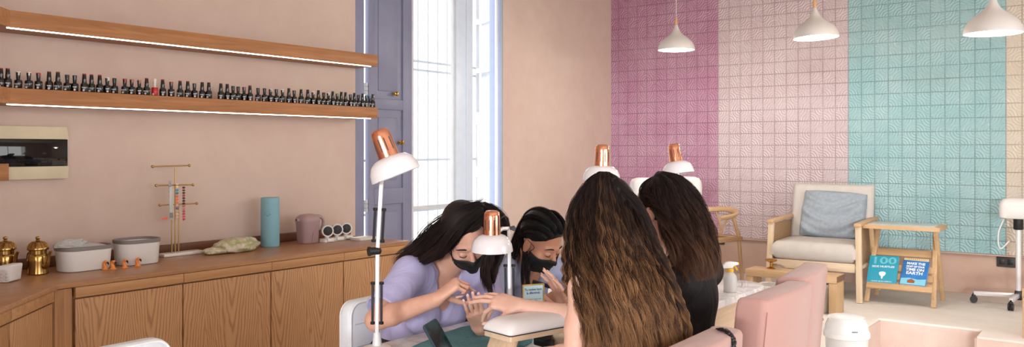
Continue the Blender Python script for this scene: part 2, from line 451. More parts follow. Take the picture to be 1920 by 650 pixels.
# raised floor with its notch of steps
PZ0 = .22
b = MB(); b.prism([(0, 6.03), (3.06, 6.03), (3.06, 6.42), (3.71, 6.42), (3.71, 6.17), (8.0, 6.17), (8.0, YB + .02), (0, YB + .02)], PZ0, bev=.006)
struct('floor_platform', b, 'floor_concrete')
b = MB(); b.prism([(0, 5.62), (2.98, 5.62), (2.98, 6.03), (0, 6.03)], .135, bev=.005); struct('floor_step', b, 'floor_concrete')
b = MB(); b.box((3.385, 6.413, .105), (.65, .012, .20)); b.box((3.066, 6.235, .105), (.012, .36, .20)); b.box((5.8, 6.163, .105), (4.18, .012, .2)); b.box((3.704, 6.29, .105), (.012, .24, .2))
struct('trim_1', b, 'step_concrete')

# ------------------------------------------------------------------ the tall window in the left wall
win = thing('window_1', None, None, (0, 5.15, 0), kind='structure')
b = MB()
jx = -.06
b.box((jx, EY0 + .045, 1.66), (.115, .09, 3.08), .004); b.box((jx, 5.15, 3.16), (.115, 1.56, .08), .004)
b.build('window_frame', 'lavender_paint', win)
b = MB(); b.box((jx, EY1 - .022, 1.66), (.115, .044, 3.08), .004); b.build('window_jamb', 'pale_blue_paint', win)
# left leaf (shuttered), hung on the jamb with a bright gap at the hinges
LX = -.085
la, lb = YX(688, LX), YX(769, LX)
leaf = MB()
hw = (lb - la); cy = (la + lb) / 2
def stile(y0, y1, z0, z1, t=.04, x=LX): leaf.box((x, (y0 + y1) / 2, (z0 + z1) / 2), (t, y1 - y0, z1 - z0), .004)
stile(la, la + .06, .14, 3.1); stile(lb - .10, lb, .14, 3.1)
for z0, z1 in ((.14, .28), (1.0, 1.12), (1.72, 1.80), (2.98, 3.1)): stile(la + .06, lb - .10, z0, z1)
lf = leaf.build('shutter_leaf', 'lavender_paint', win)
b = MB()
for z0, z1 in ((.28, 1.0), (1.12, 1.72), (1.80, 2.98)):
    b.box((LX - .006, cy - .02, (z0 + z1) / 2), (.02, hw - .16, z1 - z0)); b.box((LX + .004, cy - .02, (z0 + z1) / 2), (.012, hw - .26, z1 - z0 - .12), .005)
b.build('raised_panel', 'lavender_paint', lf)
# the inner flap of the shutter, its lower edge shows as a dark line
def latch(py, px):
    p = PX(px, py, LX + .03)
    q = MB(); q.box((LX + .027, p.y, p.z), (.008, .05, .026), .002); q.box((LX + .036, p.y + .012, p.z), (.016, .014, .034), .003); q.cyl((LX + .03, p.y - .02, p.z), (LX + .05, p.y - .02, p.z), .007)
    q.build('latch', 'brass', lf)
latch(176, 742); latch(267, 752)
for py in (166, 386):
    z = PX(681, py, LX).z; q = MB()
    for k in (-1, 0, 1): q.cyl((LX + .012, la - .02, z + k * .032 - .013), (LX + .012, la - .02, z + k * .032 + .013), .013, n=12)
    q.box((LX + .0, la - .012, z), (.012, .045, .085), .001)
    q.build('hinge', 'iron_white', lf)
# glazed sash in the middle: slim rails, panes
ga, gb = lb + .01, YX(853, LX)
b = MB(); sx = LX - .012
b.box((sx, ga + .012, 1.62), (.04, .024, 2.96), .002); b.box((sx, gb - .012, 1.62), (.035, .024, 2.96), .002)
for py, w in ((387, .03), ):
    z = PX(810, py, sx).z; b.box((sx, (ga + gb) / 2, z), (.035, gb - ga - .04, w), .002)
b.build('sash', 'iron_white', win)
b = MB(); b.box((sx - .004, (ga + gb) / 2, 1.62), (.004, gb - ga - .04, 2.9)); b.build('pane', 'pane_glass', win)
# iron grille outside the panes
b = MB(); gx = -.42
for k in range(5):
    y = lerp(ga, gb + .1, (k + .5) / 5); b.cyl((gx, y + .25, .15), (gx, y + .25, 3.1), .006, n=8)
for py in (118, 134, 299, 392):
    z = PX(810, py, gx).z; b.box((gx, 5.45, z), (.01, 1.5, .02), .002)
b.build('grille', 'iron_white', win)
# pale fixed post and the right leaf folded outward, three panes above panels
pa, pb = YX(856, LX), YX(884, LX)
b = MB(); b.box((LX - .01, (gb + pb) / 2, 1.62), (.05, pb - gb, 2.96), .004); b.box((LX + .018, lerp(gb, pb, .62), 1.62), (.012, .02, 2.96), .003)
b.build('post', 'white_blue_paint', win)
Pn = Vector((.0, EY1 - .05, 0)); dirv = Vector((-.90, .436, 0)).normalized(); LW = .50
Pn = Pn + dirv * .02
def lp(s, z, n=0.0): return Pn + dirv * s + Vector((0, 0, z)) + Vector((-dirv.y, dirv.x, 0)) * n
def slab(mb, s0, s1, z0, z1, t=.038, off=0.0):
    ang = math.atan2(dirv.y, dirv.x); mb.box(lp((s0 + s1) / 2, (z0 + z1) / 2, off), (s1 - s0, t, z1 - z0), .003, (0, 0, ang))
m = MB()
slab(m, 0, .09, .14, 3.1); slab(m, LW - .07, LW, .14, 3.1)
zr = [PX(905, q, -.2).z for q in (34, 128, 214)]
for z, w in ((zr[0], .045), (zr[1], .045), (zr[2] - .03, .11), (zr[2] - .52, .1), (.2, .14), (3.05, .1)): slab(m, .09, LW - .07, z - w / 2, z + w / 2)
rl = m.build('glazed_leaf', 'white_paint', win)
m = MB(); slab(m, .09, LW - .07, .25, zr[2] - .05, .014); slab(m, .15, LW - .13, zr[2] - .44, zr[2] - .14, .026); slab(m, .15, LW - .13, .35, zr[2] - .62, .026); m.build('leaf_panel', 'white_paint', rl)
m = MB(); slab(m, .09, LW - .07, zr[2], 3.0, .004); m.build('pane', 'pane_glass', rl)
# thin folded curtain behind the upper panes
plain('curtain_cloth', (226, 232, 240), .9, var=.03)
m = MB(); pts = []
ringsA = []
for z in (zr[2] - .02, 3.0):
    ringsA.append([lp(.09 + (LW - .16) * k / 40, z, -.035 + .010 * math.sin(k * 1.25)) for k in range(41)])
m.loft(ringsA, cap=False, closed=False); m.build('curtain', 'curtain_cloth', rl)

# the street outside
b = MB(); b.box((-6.2, 6.5, 3.0), (.3, 24, 8)); b.box((-6.0, 6.5, .1), (.2, 24, .6)); o = struct('wall_street', b, 'street_paint')
b = MB(); b.box((-3.2, 6.5, -.03), (6.0, 24, .1)); struct('floor_street', b, 'street_paint')

# skirting of the counter wall is hidden by cabinets; dado ledge under the tiles
b = MB(); b.box((3.0, YB - .006, TZ0 - .006), (6.0, .022, .012), .003); struct('trim_2', b, 'dado_plaster')
plain('outlet_plastic', (58, 56, 56), .5)
def outlet(px, py, w, h, label):
    p = PY(px, py, YB); o = thing('wall_outlet', label, 'outlet', (p.x, YB + .02, p.z))
    m = MB(); m.box((0, -.006, 0), (w, .012, h), .003); m.build('cover_plate', 'outlet_plastic', o, world=False)
    for s in (-1, 1):
        q = MB(); q.box((s * w * .22, -.0135, 0), (w * .28, .005, h * .5), .002); q.box((s * w * .22 - .006, -.0165, .002), (.003, .003, .012)); q.box((s * w * .22 + .006, -.0165, .002), (.003, .003, .012)); q.build('socket', 'outlet_black', o, world=False)
plain('outlet_black', (28, 28, 30), .4)
outlet(1886, 491, .135, .085, 'dark grey double wall outlet below the teal tiles beside the facial steamer')
outlet(1352, 451, .06, .075, 'small dark wall outlet low on the pink dado behind the curved wooden chair')
# ================================================================== COUNTER, SHELVES AND WHAT STANDS ON THEM
oak('oak_door_a', (190, 143, 97), (148, 102, 64), .10, .27, 1)
oak('oak_door_b', (192, 145, 99), (150, 104, 66), .45, .33, 1)
oak('oak_door_c', (194, 147, 101), (152, 106, 68), .20, .30, 1)
wood('oak_frame', (152, 106, 68), (184, 136, 92), 'Z', .8)
wood('oak_rail', (160, 112, 70), (192, 144, 96), 'Y', .7)
wood('counter_wood', (150, 104, 68), (176, 130, 90), 'Y', .6, .32)
wood('splash_wood', (92, 54, 32), (116, 70, 44), 'Y', .7)
wood('shelf_wood', (146, 94, 54), (180, 124, 76), 'Y', .7, .5)
CZ, CX, CY0, CY1 = .81, .64, 1.87, 4.16
D45 = Vector((.7071, -.7071, 0)); N45 = Vector((.7071, .7071, 0))
DL = 2.3
# worktop
back0 = Vector((.012, 1.72 + .005, 0))
def topoly(inset, y1): 
    f = CX - inset; c0 = CY0 - inset * .414 + 0
    a = Vector((f, c0, 0)); e = a + D45 * DL; w = Vector((.012, 1.735, 0)) + D45 * (DL + .25)
    return [(.012, y1), (.012, 1.735), (w.x, w.y), (e.x, e.y), (f, c0), (f, y1)]
wt = MB(); wt.prism([p for p in reversed(topoly(0, CY1))], .024, Matrix.Translation((0, 0, CZ - .024)), .003)
o = wt.build('countertop', 'counter_wood'); tag(o, 'long brown wooden countertop along the left wall with an angled end', 'countertop')
m = MB(); m.box((.022, (1.745 + EY0 - .06) / 2, CZ + .028), (.018, EY0 - .06 - 1.76, .055), .006)
q0 = Vector((.03, 1.735, CZ + .028)); m.beam(q0, q0 + D45 * 2.2, .055, .016, .004)
m.build('backsplash', 'splash_wood', o)
# cabinets: each door and its carcass stand as a unit
ys = [YX(px, CX) for px in (143, 346.5, 511.5, 647.5)] + [CY1 - .01]
names = ['nearest the corner post', 'second from the corner post', 'third from the corner post', 'at the window end of the counter']
for i in range(4):
    y0, y1 = ys[i], ys[i + 1]
    c = thing('base_cabinet', 'oak veneer cabinet unit with one flat door, ' + names[i], 'cabinet', (CX - .3, (y0 + y1) / 2, 0), 0, 'cabinets along the left wall')
    m = MB(); m.box((CX - .325, (y0 + y1) / 2, .405), (.57, y1 - y0 - .004, .75)); m.build('carcass', 'oak_frame', c)
    m = MB(); m.box((CX - .022, (y0 + y1) / 2, CZ - .024 - .026), (.03, y1 - y0 - .002, .048), .003); m.build('rail', 'oak_rail', c, origin=(CX, (y0 + y1) / 2, CZ))
    m = MB(); m.box((CX - .026, (y0 + y1) / 2, .392), (.022, y1 - y0 - .008, .672), .002); m.build('door', ['oak_door_a', 'oak_door_b', 'oak_door_c', 'oak_door_b'][i], c, origin=(CX, (y0 + y1) / 2, .392))
# corner post
m = MB(); m.prism([(CX - .03, CY0 - .02), (CX - .016, CY0 - .006), (CX - .016, ys[0] - .012), (CX - .3, ys[0] - .012), (CX - .3, CY0 - .02)], CZ - .03, Matrix.Translation((0, 0, .002)))
o = m.build('corner_post', 'oak_frame'); tag(o, 'vertical oak post where the counter front turns its corner', 'post')
# angled cabinets
ang = math.atan2(D45.y, D45.x)
A0 = Vector((CX, CY0, 0))
def angled(s0, s1, lab, mat):
    mid = A0 + D45 * ((s0 + s1) / 2)
    c = thing('base_cabinet', lab, 'cabinet', (mid.x, mid.y, 0), ang, 'cabinets at the angled end')
    L = s1 - s0
    m = MB(); m.box((0, -.31, .405), (L - .004, .54, .75)); m.build('carcass', 'oak_frame', c, world=False)
    m = MB(); m.box((0, -.022, CZ - .05), (L - .002, .03, .048), .003); m.build('rail', 'oak_rail', c, world=False)
    m = MB(); m.box((0, 0, 0), (.022, L - .006, .672), .002); d = m.build('door', mat, c, world=False); d.location = (0, -.026, .392); d.rotation_euler = (0, 0, PI / 2)
p26 = None
s_end = None
# where the pixel column 26 meets the angled front
for k in range(400):
    s = k * .002; w = A0 + D45 * s - CAM; px = HX + FPX * (w.dot(RT) / w.dot(FW))
    if px < 26: s_end = s; break
angled(.02, s_end, 'plain pale oak cabinet door on the angled end, next to the corner post', 'oak_door_c')
angled(s_end + .002, s_end + .62, 'pale oak cabinet door at the far left edge of the angled end', 'oak_door_a')
angled(s_end + .624, s_end + 1.2, 'pale oak cabinet door on the angled end outside the picture', 'oak_door_b')

# ------------------------------------------------------------------ floating shelves
emit('led', (255, 246, 234), 8.0)
SX, SY0, SY1 = .23, 1.84, 4.27
def shelf(z0, z1, label):
    c = thing('wall_shelf', label, 'shelf', (0, 3.0, z0), 0)
    m = MB(); a = Vector((SX, SY0, 0)); e = a + D45 * 1.6; w = Vector((.004, SY0 - .115, 0)) + D45 * 1.6
    m.prism([(SX, SY0), (SX, SY1), (.004, SY1), (.004, 1.735), (w.x, w.y), (e.x, e.y)], z1 - z0, Matrix.Translation((0, 0, z0)), .002)
    m.build('board', 'shelf_wood', c, origin=(SX, 3.0, z0))
    m = MB(); m.box((SX - .010, (SY0 + SY1 - .07) / 2, z0 - .0025), (.008, SY1 - .07 - SY0 + .02, .0055), .001)
    m.build('led_strip', 'led', c)
shelf(2.0, 2.082, 'upper oak wall shelf with nothing on it and a light strip beneath')
shelf(1.635, 1.712, 'lower oak wall shelf lined with nail polish bottles')

# ------------------------------------------------------------------ nail polish bottles
plain('polish_black', (14, 13, 15), .16, var=.1, coat=.4)
plain('polish_red', (188, 26, 30), .25)
plain('label_white', (200, 200, 204), .5)
TIPS = {'red': (176, 34, 40), 'white': (222, 214, 208), 'dark': (34, 30, 32), 'orange': (206, 104, 78), 'green': (110, 150, 54), 'teal': (28, 138, 148), 'blue': (52, 84, 140), 'rose': (150, 62, 66)}
for k, c in TIPS.items(): plain('tip_' + k, c, .35)
def bottle_proto(kind, tip):
    o = thing('nail_polish_bottle', None, 'nail polish', (0, 0, 0))
    m = MB()
    if kind == 'T':
        m.lathe([(.0, .0), (.017, .0), (.0185, .003), (.0185, .036), (.016, .043), (.0105, .048)], n=20); m.build('body', 'polish_black', o, world=False)
        m = MB(); m.lathe([(.0105, .046), (.0115, .05), (.0105, .07), (.009, .088), (.0088, .09)], n=18); m.build('cap', 'polish_black', o, world=False)
        m = MB(); m.lathe([(.0092, .0895), (.0094, .0905), (.0094, .094), (.0, .0945)], n=18); m.build('cap_tip', 'tip_' + tip, o, world=False)
    elif kind == 'S':
        m.lathe([(.0, .0), (.0155, .0), (.0175, .003), (.0185, .034), (.0165, .041), (.009, .045)], n=20); m.build('body', 'polish_black', o, world=False)
        m = MB(); m.lathe([(.0075, .043), (.0085, .047), (.0105, .076), (.0105, .079)], n=18); m.build('cap', 'polish_black', o, world=False)
        m = MB(); m.lathe([(.0108, .0785), (.0108, .0825), (.0, .083)], n=18); m.box((.0095, 0, .073), (.004, .007, .016), .001); m.build('cap_tip', 'tip_' + tip, o, world=False)
    else:
        m.lathe([(.0, .0), (.0165, .0), (.0175, .002), (.0175, .043), (.016, .046), (.008, .047)], n=20); m.build('body', 'polish_red', o, world=False)
        m = MB(); m.lathe([(.0065, .046), (.0072, .048), (.0095, .094), (.0, .096)], n=18); m.build('cap', 'tip_white', o, world=False)
    m = MB(); r = .0188 if kind != 'R' else .0178; a = -.72
    dx, dy = math.cos(a), math.sin(a)
    m.cyl((dx * r * .96, dy * r * .96, .0085), (dx * (r + .0006), dy * (r + .0006), .0085), .0055, n=14)
    if kind != 'R': 
        m.box((dx * r, dy * r, .023), (.0012, .018, .003), 0, (0, 0, a)); m.box((dx * r, dy * r, .0185), (.0012, .012, .0016), 0, (0, 0, a))
    m.build('printed_label', 'label_white', o, world=False)
    return o
BOT = [(1.6, 'T', 'red'), (14.5, 'T', 'red'), (34, 'S', 'white'), (54, 'S', 'white'), (72, 's', 'red'), (92, 'T', 'rose'), (108.5, 'T', 'rose'), (126, 'S', 'dark'), (140, 'S', 'dark'), (158, 'T', 'red'), (171.5, 'T', 'red'), (187, 'T', 'red'), (201, 'S', 'white'), (214.5, 'S', 'dark'), (234, 'S', 'red'),
       (247, 'S', 'orange'), (261, 'S', 'orange'), (275, 'T', 'rose'), (290, 'R', ''), (305, 'T', 'red'), (321, 'S', 'red'), (337.6, 'T', 'red'), (352, 'T', 'rose'), (364.5, 'S', 'dark'), (379, 'T', 'dark'), (391.5, 'T', 'dark'), (414, 'T', 'dark'), (426, 'T', 'dark'), (437, 'S', 'dark'), (446.5, 'S', 'dark'), (457.6, 'S', 'rose'), (468.6, 'T', 'rose'),
       (483.8, 'S', 'dark'), (496, 'S', 'dark'), (507, 'S', 'white'), (518, 'S', 'dark'), (529.6, 'S', 'white'), (541.6, 'T', 'dark'), (551.5, 'S', 'dark'), (564.6, 'T', 'green'), (577, 'T', 'dark'), (587, 'S', 'white'), (597, 'T', 'dark'), (607, 'S', 'dark'), (615.6, 'S', 'white'), (624, 'T', 'dark'), (632, 'S', 'green'), (640, 'T', 'dark'), (648, 'T', 'dark'), (657, 'S', 'blue'), (664.5, 'T', 'blue'), (672, 'S', 'dark'), (680, 'T', 'blue'), (686.5, 'S', 'teal'), (692.5, 'S', 'teal'), (699, 'T', 'dark')]
ORD = ['', 'first', 'second', 'third', 'fourth', 'fifth', 'sixth', 'seventh', 'eighth', 'ninth', 'tenth', 'eleventh', 'twelfth', 'thirteenth', 'fourteenth', 'fifteenth', 'sixteenth', 'seventeenth', 'eighteenth', 'nineteenth', 'twentieth', 'twenty-first']
protos = {}
RI = [i for i, q in enumerate(BOT) if q[1] == 'R'][0]
GI = [i for i, q in enumerate(BOT) if q[2] == 'green'][0]
for i, (px, kd, tip) in enumerate(BOT):
    key = ('S' if kd == 's' else kd, tip); shelf_x = .195 + .008 * math.sin(i * 2.3)
    if key not in protos: o = protos[key] = bottle_proto(*key)
    else: o = copy_tree(protos[key])
    p = PX(px, 180, shelf_x); o.location = (shelf_x, p.y, 1.7123); o.rotation_euler = (0, 0, .3 * math.sin(i * 1.7))
    look = {'T': 'tall black', 'S': 'short black', 's': 'short black', 'R': 'bright red'}[kd]
    capn = {'dark': 'plain dark cap', '': 'white cap'}.get(tip, tip + ' tipped cap')
    if kd == 'R': lab = 'only bright red nail polish bottle on the shelf, with a white cap'
    else:
        if i < RI: w = ORD[RI - i] + ' left of the red bottle'
        elif i - RI <= 18: w = ORD[i - RI] + ' right of the red bottle'
        else: w = ORD[len(BOT) - i] + ' from the shelf\'s right end'
        lab = f'{look} polish bottle, {capn}, {w}'
    o['label'] = lab; o['group'] = 'nail polish bottles on the lower shelf'

# ------------------------------------------------------------------ dark mirror on the wall
plain('cream_board', (206, 194, 166), .55, var=.04)
t = NT('dark_glass'); t.base(lin((20, 19, 21))); t.set(Roughness=.03); t.b.inputs['Specular IOR Level'].default_value = .55; MAT['dark_glass'] = t.m
mx = .03
y1a, y1b, yL = YX(125, mx), YX(128.5, mx), YX(-38, mx)
zt0, zt1 = PX(64, 236.5, mx).z, PX(64, 260.5, mx).z; zb0, zb1 = PX(64, 312, mx).z, PX(64, 336, mx).z
mi = thing('wall_mirror', 'dark glass wall mirror between two cream boards', 'mirror', (0, (yL + y1b) / 2, (zt0 + zb1) / 2))
m = MB()
m.prism([(yL, zt1), (y1b, zt1), (y1a, zt0), (yL, zt0)], .03, Matrix(((0, 0, 1, .004), (1, 0, 0, 0), (0, 1, 0, 0), (0, 0, 0, 1))), .002)
m.build('upper_board', 'cream_board', mi)
m = MB(); m.prism([(yL, zb1), (y1a + .006, zb1), (y1b, zb0), (yL, zb0)], .03, Matrix(((0, 0, 1, .004), (1, 0, 0, 0), (0, 1, 0, 0), (0, 0, 0, 1))), .002)
m.build('lower_board', 'cream_board', mi)
m = MB(); m.box((.012, (yL + y1b) / 2, (zt1 + zb0) / 2), (.018, y1b - yL, zt1 - zb0 - .002), .001); m.build('glass', 'dark_glass', mi)
pa_, pb_ = PX(-30, 307, .06), PX(16.5, 338, .06)
m = MB(); m.box((.047, (pa_.y + pb_.y) / 2, (pa_.z + pb_.z) / 2), (.03, pb_.y - pa_.y, pa_.z - pb_.z), .002)
o = m.build('wall_bracket_box', 'shelf_wood'); tag(o, 'small square brown wooden box fixed over the lower left of the mirror', 'box')

# ------------------------------------------------------------------ brass teapots
plain('teapot_brass', (172, 136, 82), .2, 1.0, var=.12, scale=9)
def teapot(px, py, label, spout_px):
    p = PZ(px, py, CZ); o = thing('teapot', label, 'teapot', (p.x, p.y, CZ), 0, None)
    k = .98
    m = MB(); m.lathe([(0, .001), (.047 * k, .001), (.049 * k, .004), (.047 * k, .02), (.0455 * k, .06), (.047 * k, .088), (.044 * k, .094), (.040 * k, .098), (.040 * k, .118), (.0, .118)], n=40); m.build('body', 'teapot_brass', o, world=False)
    m = MB(); m.lathe([(.042 * k, .116), (.048 * k, .119), (.049 * k, .124), (.046 * k, .132), (.038 * k, .148), (.024 * k, .158), (.010 * k, .163), (.007, .168), (.012, .174), (.010, .181), (.0, .185)], n=40)
    for a in range(16):
        an = a * PI / 8; m.tube([(math.cos(an) * r * k, math.sin(an) * r * k, z) for r, z in ((.0475, .130), (.0395, .147), (.025, .158))], .0018, 6)
    m.build('lid', 'teapot_brass', o, world=False)
    d = RT * .9 - FW * .43; d.normalize()
    pts = [(.040, .045), (.058, .038), (.070, .052), (.077, .080), (.086, .105), (.098, .116)]
    m = MB(); m.tube([d * a + Vector((0, 0, z)) for a, z in spline(pts, 16)], [lerp(.013, .0055, i / 15) for i in range(16)], 12); m.build('spout', 'teapot_brass', o, world=False)
    m = MB(); m.tube([-d * a + Vector((0, 0, z)) for a, z in spline([(.040, .100), (.056, .104), (.074, .092), (.078, .060), (.060, .035), (.044, .028)], 18)], .005, 10); m.build('handle', 'teapot_brass', o, world=False)
    return o
teapot(71, 513, 'brass teapot standing clear of the white rack, beside the white tubs', 0)
teapot(10, 513.5, 'brass teapot at the left edge, partly behind the white rack', 0)

# white perforated rack at the left edge
plain('white_plastic', (226, 224, 222), .38, var=.02)
plain('grey_plastic', (128, 122, 118), .45, var=.04)
plain('cream_plastic', (206, 196, 190), .5, var=.03)
p = PZ(-9, 530, CZ); ax_ = RT
o = thing('dish_rack', 'white plastic rack with a dimpled side in front of the left teapot', 'rack', (p.x, p.y, CZ), YAW)
m = MB(); prof = [(-.14, 0), (.056, 0), (.066, .006), (.075, .072), (.073, .080), (.03, .079), (-.02, .066), (-.14, .02)]
m.prism(prof, .09, Matrix(((1, 0, 0, 0), (0, 0, 1, -.0), (0, 1, 0, .001), (0, 0, 0, 1))), .004)
m.build('shell', 'white_plastic', o, world=False)
m = MB(); m.prism([(-.13, .008), (.048, .012), (.056, .05), (.04, .06), (-.01, .052), (-.13, .016)], .004, Matrix(((1, 0, 0, 0), (0, 0, 1, -.003), (0, 1, 0, .001), (0, 0, 0, 1))), .001)
for i in range(7):
    for j in range(3):
        xx = -.09 + .024 * i; zz = .014 + .014 * j
        if zz < .018 + (xx + .13) * .24 or xx > 0:
            if zz < .05: m.ball((xx, -.003, zz), (.007, .003, .005), 10)
m.build('dimpled_side', 'cream_plastic', o, world=False)

# white tubs with grey rims
def tub(pxa, pxb, pyb, h, label, bag=False, yaw=0):
    a = PZ(pxa, pyb, CZ); xx = .26
    y0, y1 = YX(pxa, xx - .02), YX(pxb, xx + .05); cy = (y0 + y1) / 2; L = (y1 - y0)
    o = thing('storage_tub', label, 'tub', (xx, cy, CZ), yaw, 'white tubs on the counter')
    m = MB(); rings = []
    def ring(hx, hy, z): return [(x, y, z) for x, y in rrect(hx, hy, min(hx, hy) * .8, 7)]
    hx, hy = .088, L / 2
    for sx, sy, z in ((.84, .90, .002), (.88, .93, .008), (.97, .985, h - .012), (.98, .99, h)): rings.append(ring(hx * sx, hy * sy, z))
    for sx, sy, z in ((.93, .965, h), (.83, .90, .012)): rings.append(ring(hx * sx, hy * sy, z))
    m.loft(rings); m.build('shell', 'white_plastic', o, world=False)
    m = MB(); rr = []
    for sx, sy, z in ((1.0, 1.0, h - .014), (1.03, 1.015, h - .012), (1.035, 1.018, h + .004), (1.0, 1.0, h + .006), (.92, .96, h + .004), (.915, .955, h - .008)): rr.append(ring(hx * sx, hy * sy, z))
    m.loft(rr, cap=False); m.build('rim', 'grey_plastic', o, world=False)
    return o, hx, hy, h
plain('clear_bag', (226, 228, 226), .2, var=.05, bump=.6, bscale=40)
MAT['clear_bag'].node_tree.nodes['Principled BSDF'].inputs['Transmission Weight'].default_value = .45
o, hx, hy, h = tub(104, 213, 506, .118, 'white tub with grey rim and crumpled clear bags inside, nearer the teapots')
def crumple(c, r, name, parent, mat, seed, n=28, amp=.35, world=False, flat=.0):
    rs = np.random.default_rng(seed); bm = bmesh.new(); bmesh.ops.create_icosphere(bm, subdivisions=4, radius=1.0); ph = rs.uniform(0, 6.28, (12, 4)); ks = rs.normal(0, 3.2, (12, 3))
    for v in bm.verts:
        q = np.array(v.co); s = sum(abs(math.sin(ks[i] @ q + ph[i, 0])) for i in range(12)) / 12
        f = 1 - amp * .6 + amp * s * 1.2; v.co *= f
        v.co = Vector((v.co.x * r[0], v.co.y * r[1], v.co.z * r[2]))
        if v.co.z < -flat: v.co.z = -flat
    bm.verts.index_update(); m = MB(); m.add([v.co + Vector(c) for v in bm.verts], [[v.index for v in f.verts] for f in bm.faces]); bm.free()
    return m.build(name, mat, parent, world=world, smooth=30)
g = thing('plastic_bag', 'crumpled clear plastic bags heaped in the left white tub', 'bag', o.location, 0)
crumple((0, .0, h - .02), (.068, hy * .86, .036), 'bag_film', g, 'clear_bag', 3, amp=.5)
crumple((.0, -hy * .5, h + .004), (.05, .07, .036), 'bag_film', g, 'clear_bag', 4, amp=.7)
tub(214, 303, 489, .128, 'white tub with grey rim, empty, beside the swatch stand')

# orange flamingo figures
plain('flamingo_orange', (238, 146, 74), .5)
plain('beak_dark', (48, 28, 30), .4)
FL = [(197.5, 505, 'orange flamingo figurine, leftmost of four'), (212, 504.5, 'orange flamingo figurine, second from the left, next to the leftmost'), (234, 502, 'orange flamingo figurine standing alone, third from the left'), (258.5, 499, 'orange flamingo figurine, rightmost of four, in front of the empty tub')]
proto = None
for i, (px, py, lab) in enumerate(FL):
    p = PZ(px, py, CZ)
    if proto is None:
        o = proto = thing('flamingo_figurine', lab, 'figurine', group='orange flamingo figurines')
        d = (RT * .95 - FW * .3).normalized()
        m = MB(); m.lathe([(0, .0005), (.0165, .0005), (.0168, .003), (.012, .006), (.009, .010), (.009, .02)], n=20)
        m.tube([d * a + Vector((0, 0, z)) for a, z in spline([(0, .008), (-.005, .02), (-.005, .032), (.002, .0395), (.009, .038)], 14)], [lerp(.0095, .0075, k / 13) for k in range(14)], 10); m.ball(d * .007 + Vector((0, 0, .0385)), .0078, 12)
        m.build('body', 'flamingo_orange', o, world=False)
        m = MB(); m.tube([d * a + Vector((0, 0, z)) for a, z in ((.012, .037), (.0185, .032), (.0195, .025))], [.0055, .0045, .0015], 8); m.build('beak', 'beak_dark', o, world=False)
    else: o = copy_tree(proto); o['label'] = lab
    o.location = (p.x, p.y, CZ); o.rotation_euler = (0, 0, .15 * math.sin(i * 3))

# nail colour swatch stand
plain('stand_gold', (190, 158, 104), .32, 1.0, var=.06)
plain('marble_white', (226, 222, 218), .3, var=.05)
p = PZ(334, 478, CZ); sx0 = p.x; 
o = thing('swatch_stand', 'gold bar stand on a white base hung with nail colour swatches', 'swatch stand', (sx0, p.y, CZ))
ya, yb = YX(300, sx0), YX(377, sx0)
m = MB(); m.box((sx0, (ya + yb) / 2, CZ + .009), (.085, yb - ya, .017), .003); m.build('base', 'marble_white', o)
for px, pt in ((322, 352), (328.5, 315), (335, 385)):
    y = YX(px, sx0); m = MB(); zt = PX(px, pt, sx0).z; m.cyl((sx0, y, CZ + .015), (sx0, y, zt), .004, n=10); m.build('post', 'stand_gold', o)
BARS = [((286, 312), (355, 310), .0), ((293, 347.5), (362, 346), .012), ((300, 384), (369, 381), .024)]
for (a, b_, off) in BARS:
    pa2, pb2 = PX(a[0], a[1], sx0 + off), PX(b_[0], b_[1], sx0 + off); m = MB(); m.cyl(pa2, pb2, .0038, n=10); m.ball(pa2, .0085, 12); m.ball(pb2, .0085, 12); m.build('bar', 'stand_gold', o)
plain('swatch_clear', (214, 198, 188), .2)
def strip(px, py0, py1, cols, off, label, w=.016):
    t_ = PX(px, py0, sx0 + off); b2 = PX(px, py1, sx0 + off)
    s_ = thing('swatch_strip', label, 'nail swatches', t_, 0, None)
    m = MB(); m.box((t_.x, t_.y, (t_.z + b2.z) / 2), (.002, .006, t_.z - b2.z), .0005); m.build('backing', 'swatch_clear', s_)
    n = len(cols)
    for k, c in enumerate(cols):
        nm = 'swatch_%d_%d_%d' % c
        if nm not in MAT: plain(nm, c, .25, var=.02)
        z = lerp(t_.z, b2.z, (k + .5) / n); m = MB(); m.ball((t_.x + .003, t_.y, z), (.003, w / 2 + .002, (t_.z - b2.z) / n * .42), 12); m.build('colour_tip', nm, s_)
strip(344, 349, 413, [(86, 24, 26), (104, 26, 28), (70, 22, 26), (150, 40, 44), (92, 22, 30), (60, 18, 24), (78, 20, 26), (172, 96, 90), (190, 128, 116), (196, 70, 92), (176, 60, 88), (206, 84, 110), (206, 30, 46)], .026, 'right hand strip of dark red and pink nail swatches on the gold stand')
strip(331.5, 342, 410, [(214, 196, 186), (232, 200, 120), (60, 150, 190), (40, 130, 150), (224, 110, 60), (240, 110, 90), (230, 130, 60), (210, 180, 170), (110, 96, 140), (196, 170, 160), (226, 190, 140), (214, 176, 160)], .026, 'middle strip of blue, orange and violet nail swatches on the gold stand')
strip(318, 338, 372, [(150, 160, 180), (110, 140, 170), (150, 170, 186), (206, 170, 120)], .016, 'short left strip of grey blue nail swatches on the gold stand', .012)
pz = PX(321, 350, sx0 + .03)
s_ = thing('swatch_bag', 'clear sachet of pale swatches hanging on the gold stand', 'sachet', pz)
m = MB(); pb3 = PX(319, 412, sx0 + .03); m.box((pz.x, pz.y, (pz.z + pb3.z) / 2), (.003, .024, pz.z - pb3.z), .001); m.build('film', 'clear_bag', s_)
m = MB(); m.box((pz.x + .0025, pz.y, lerp(pz.z, pb3.z, .86)), (.002, .02, .03), .0005); m.build('paper_slip', 'grey_plastic', s_)
pk = PX(306, 409, sx0 + .02); m = MB(); m.box((pk.x, pk.y + .01, pk.z), (.002, .034, .012), .0005); m.build('pink_tag', 'swatch_240_110_90', s_)

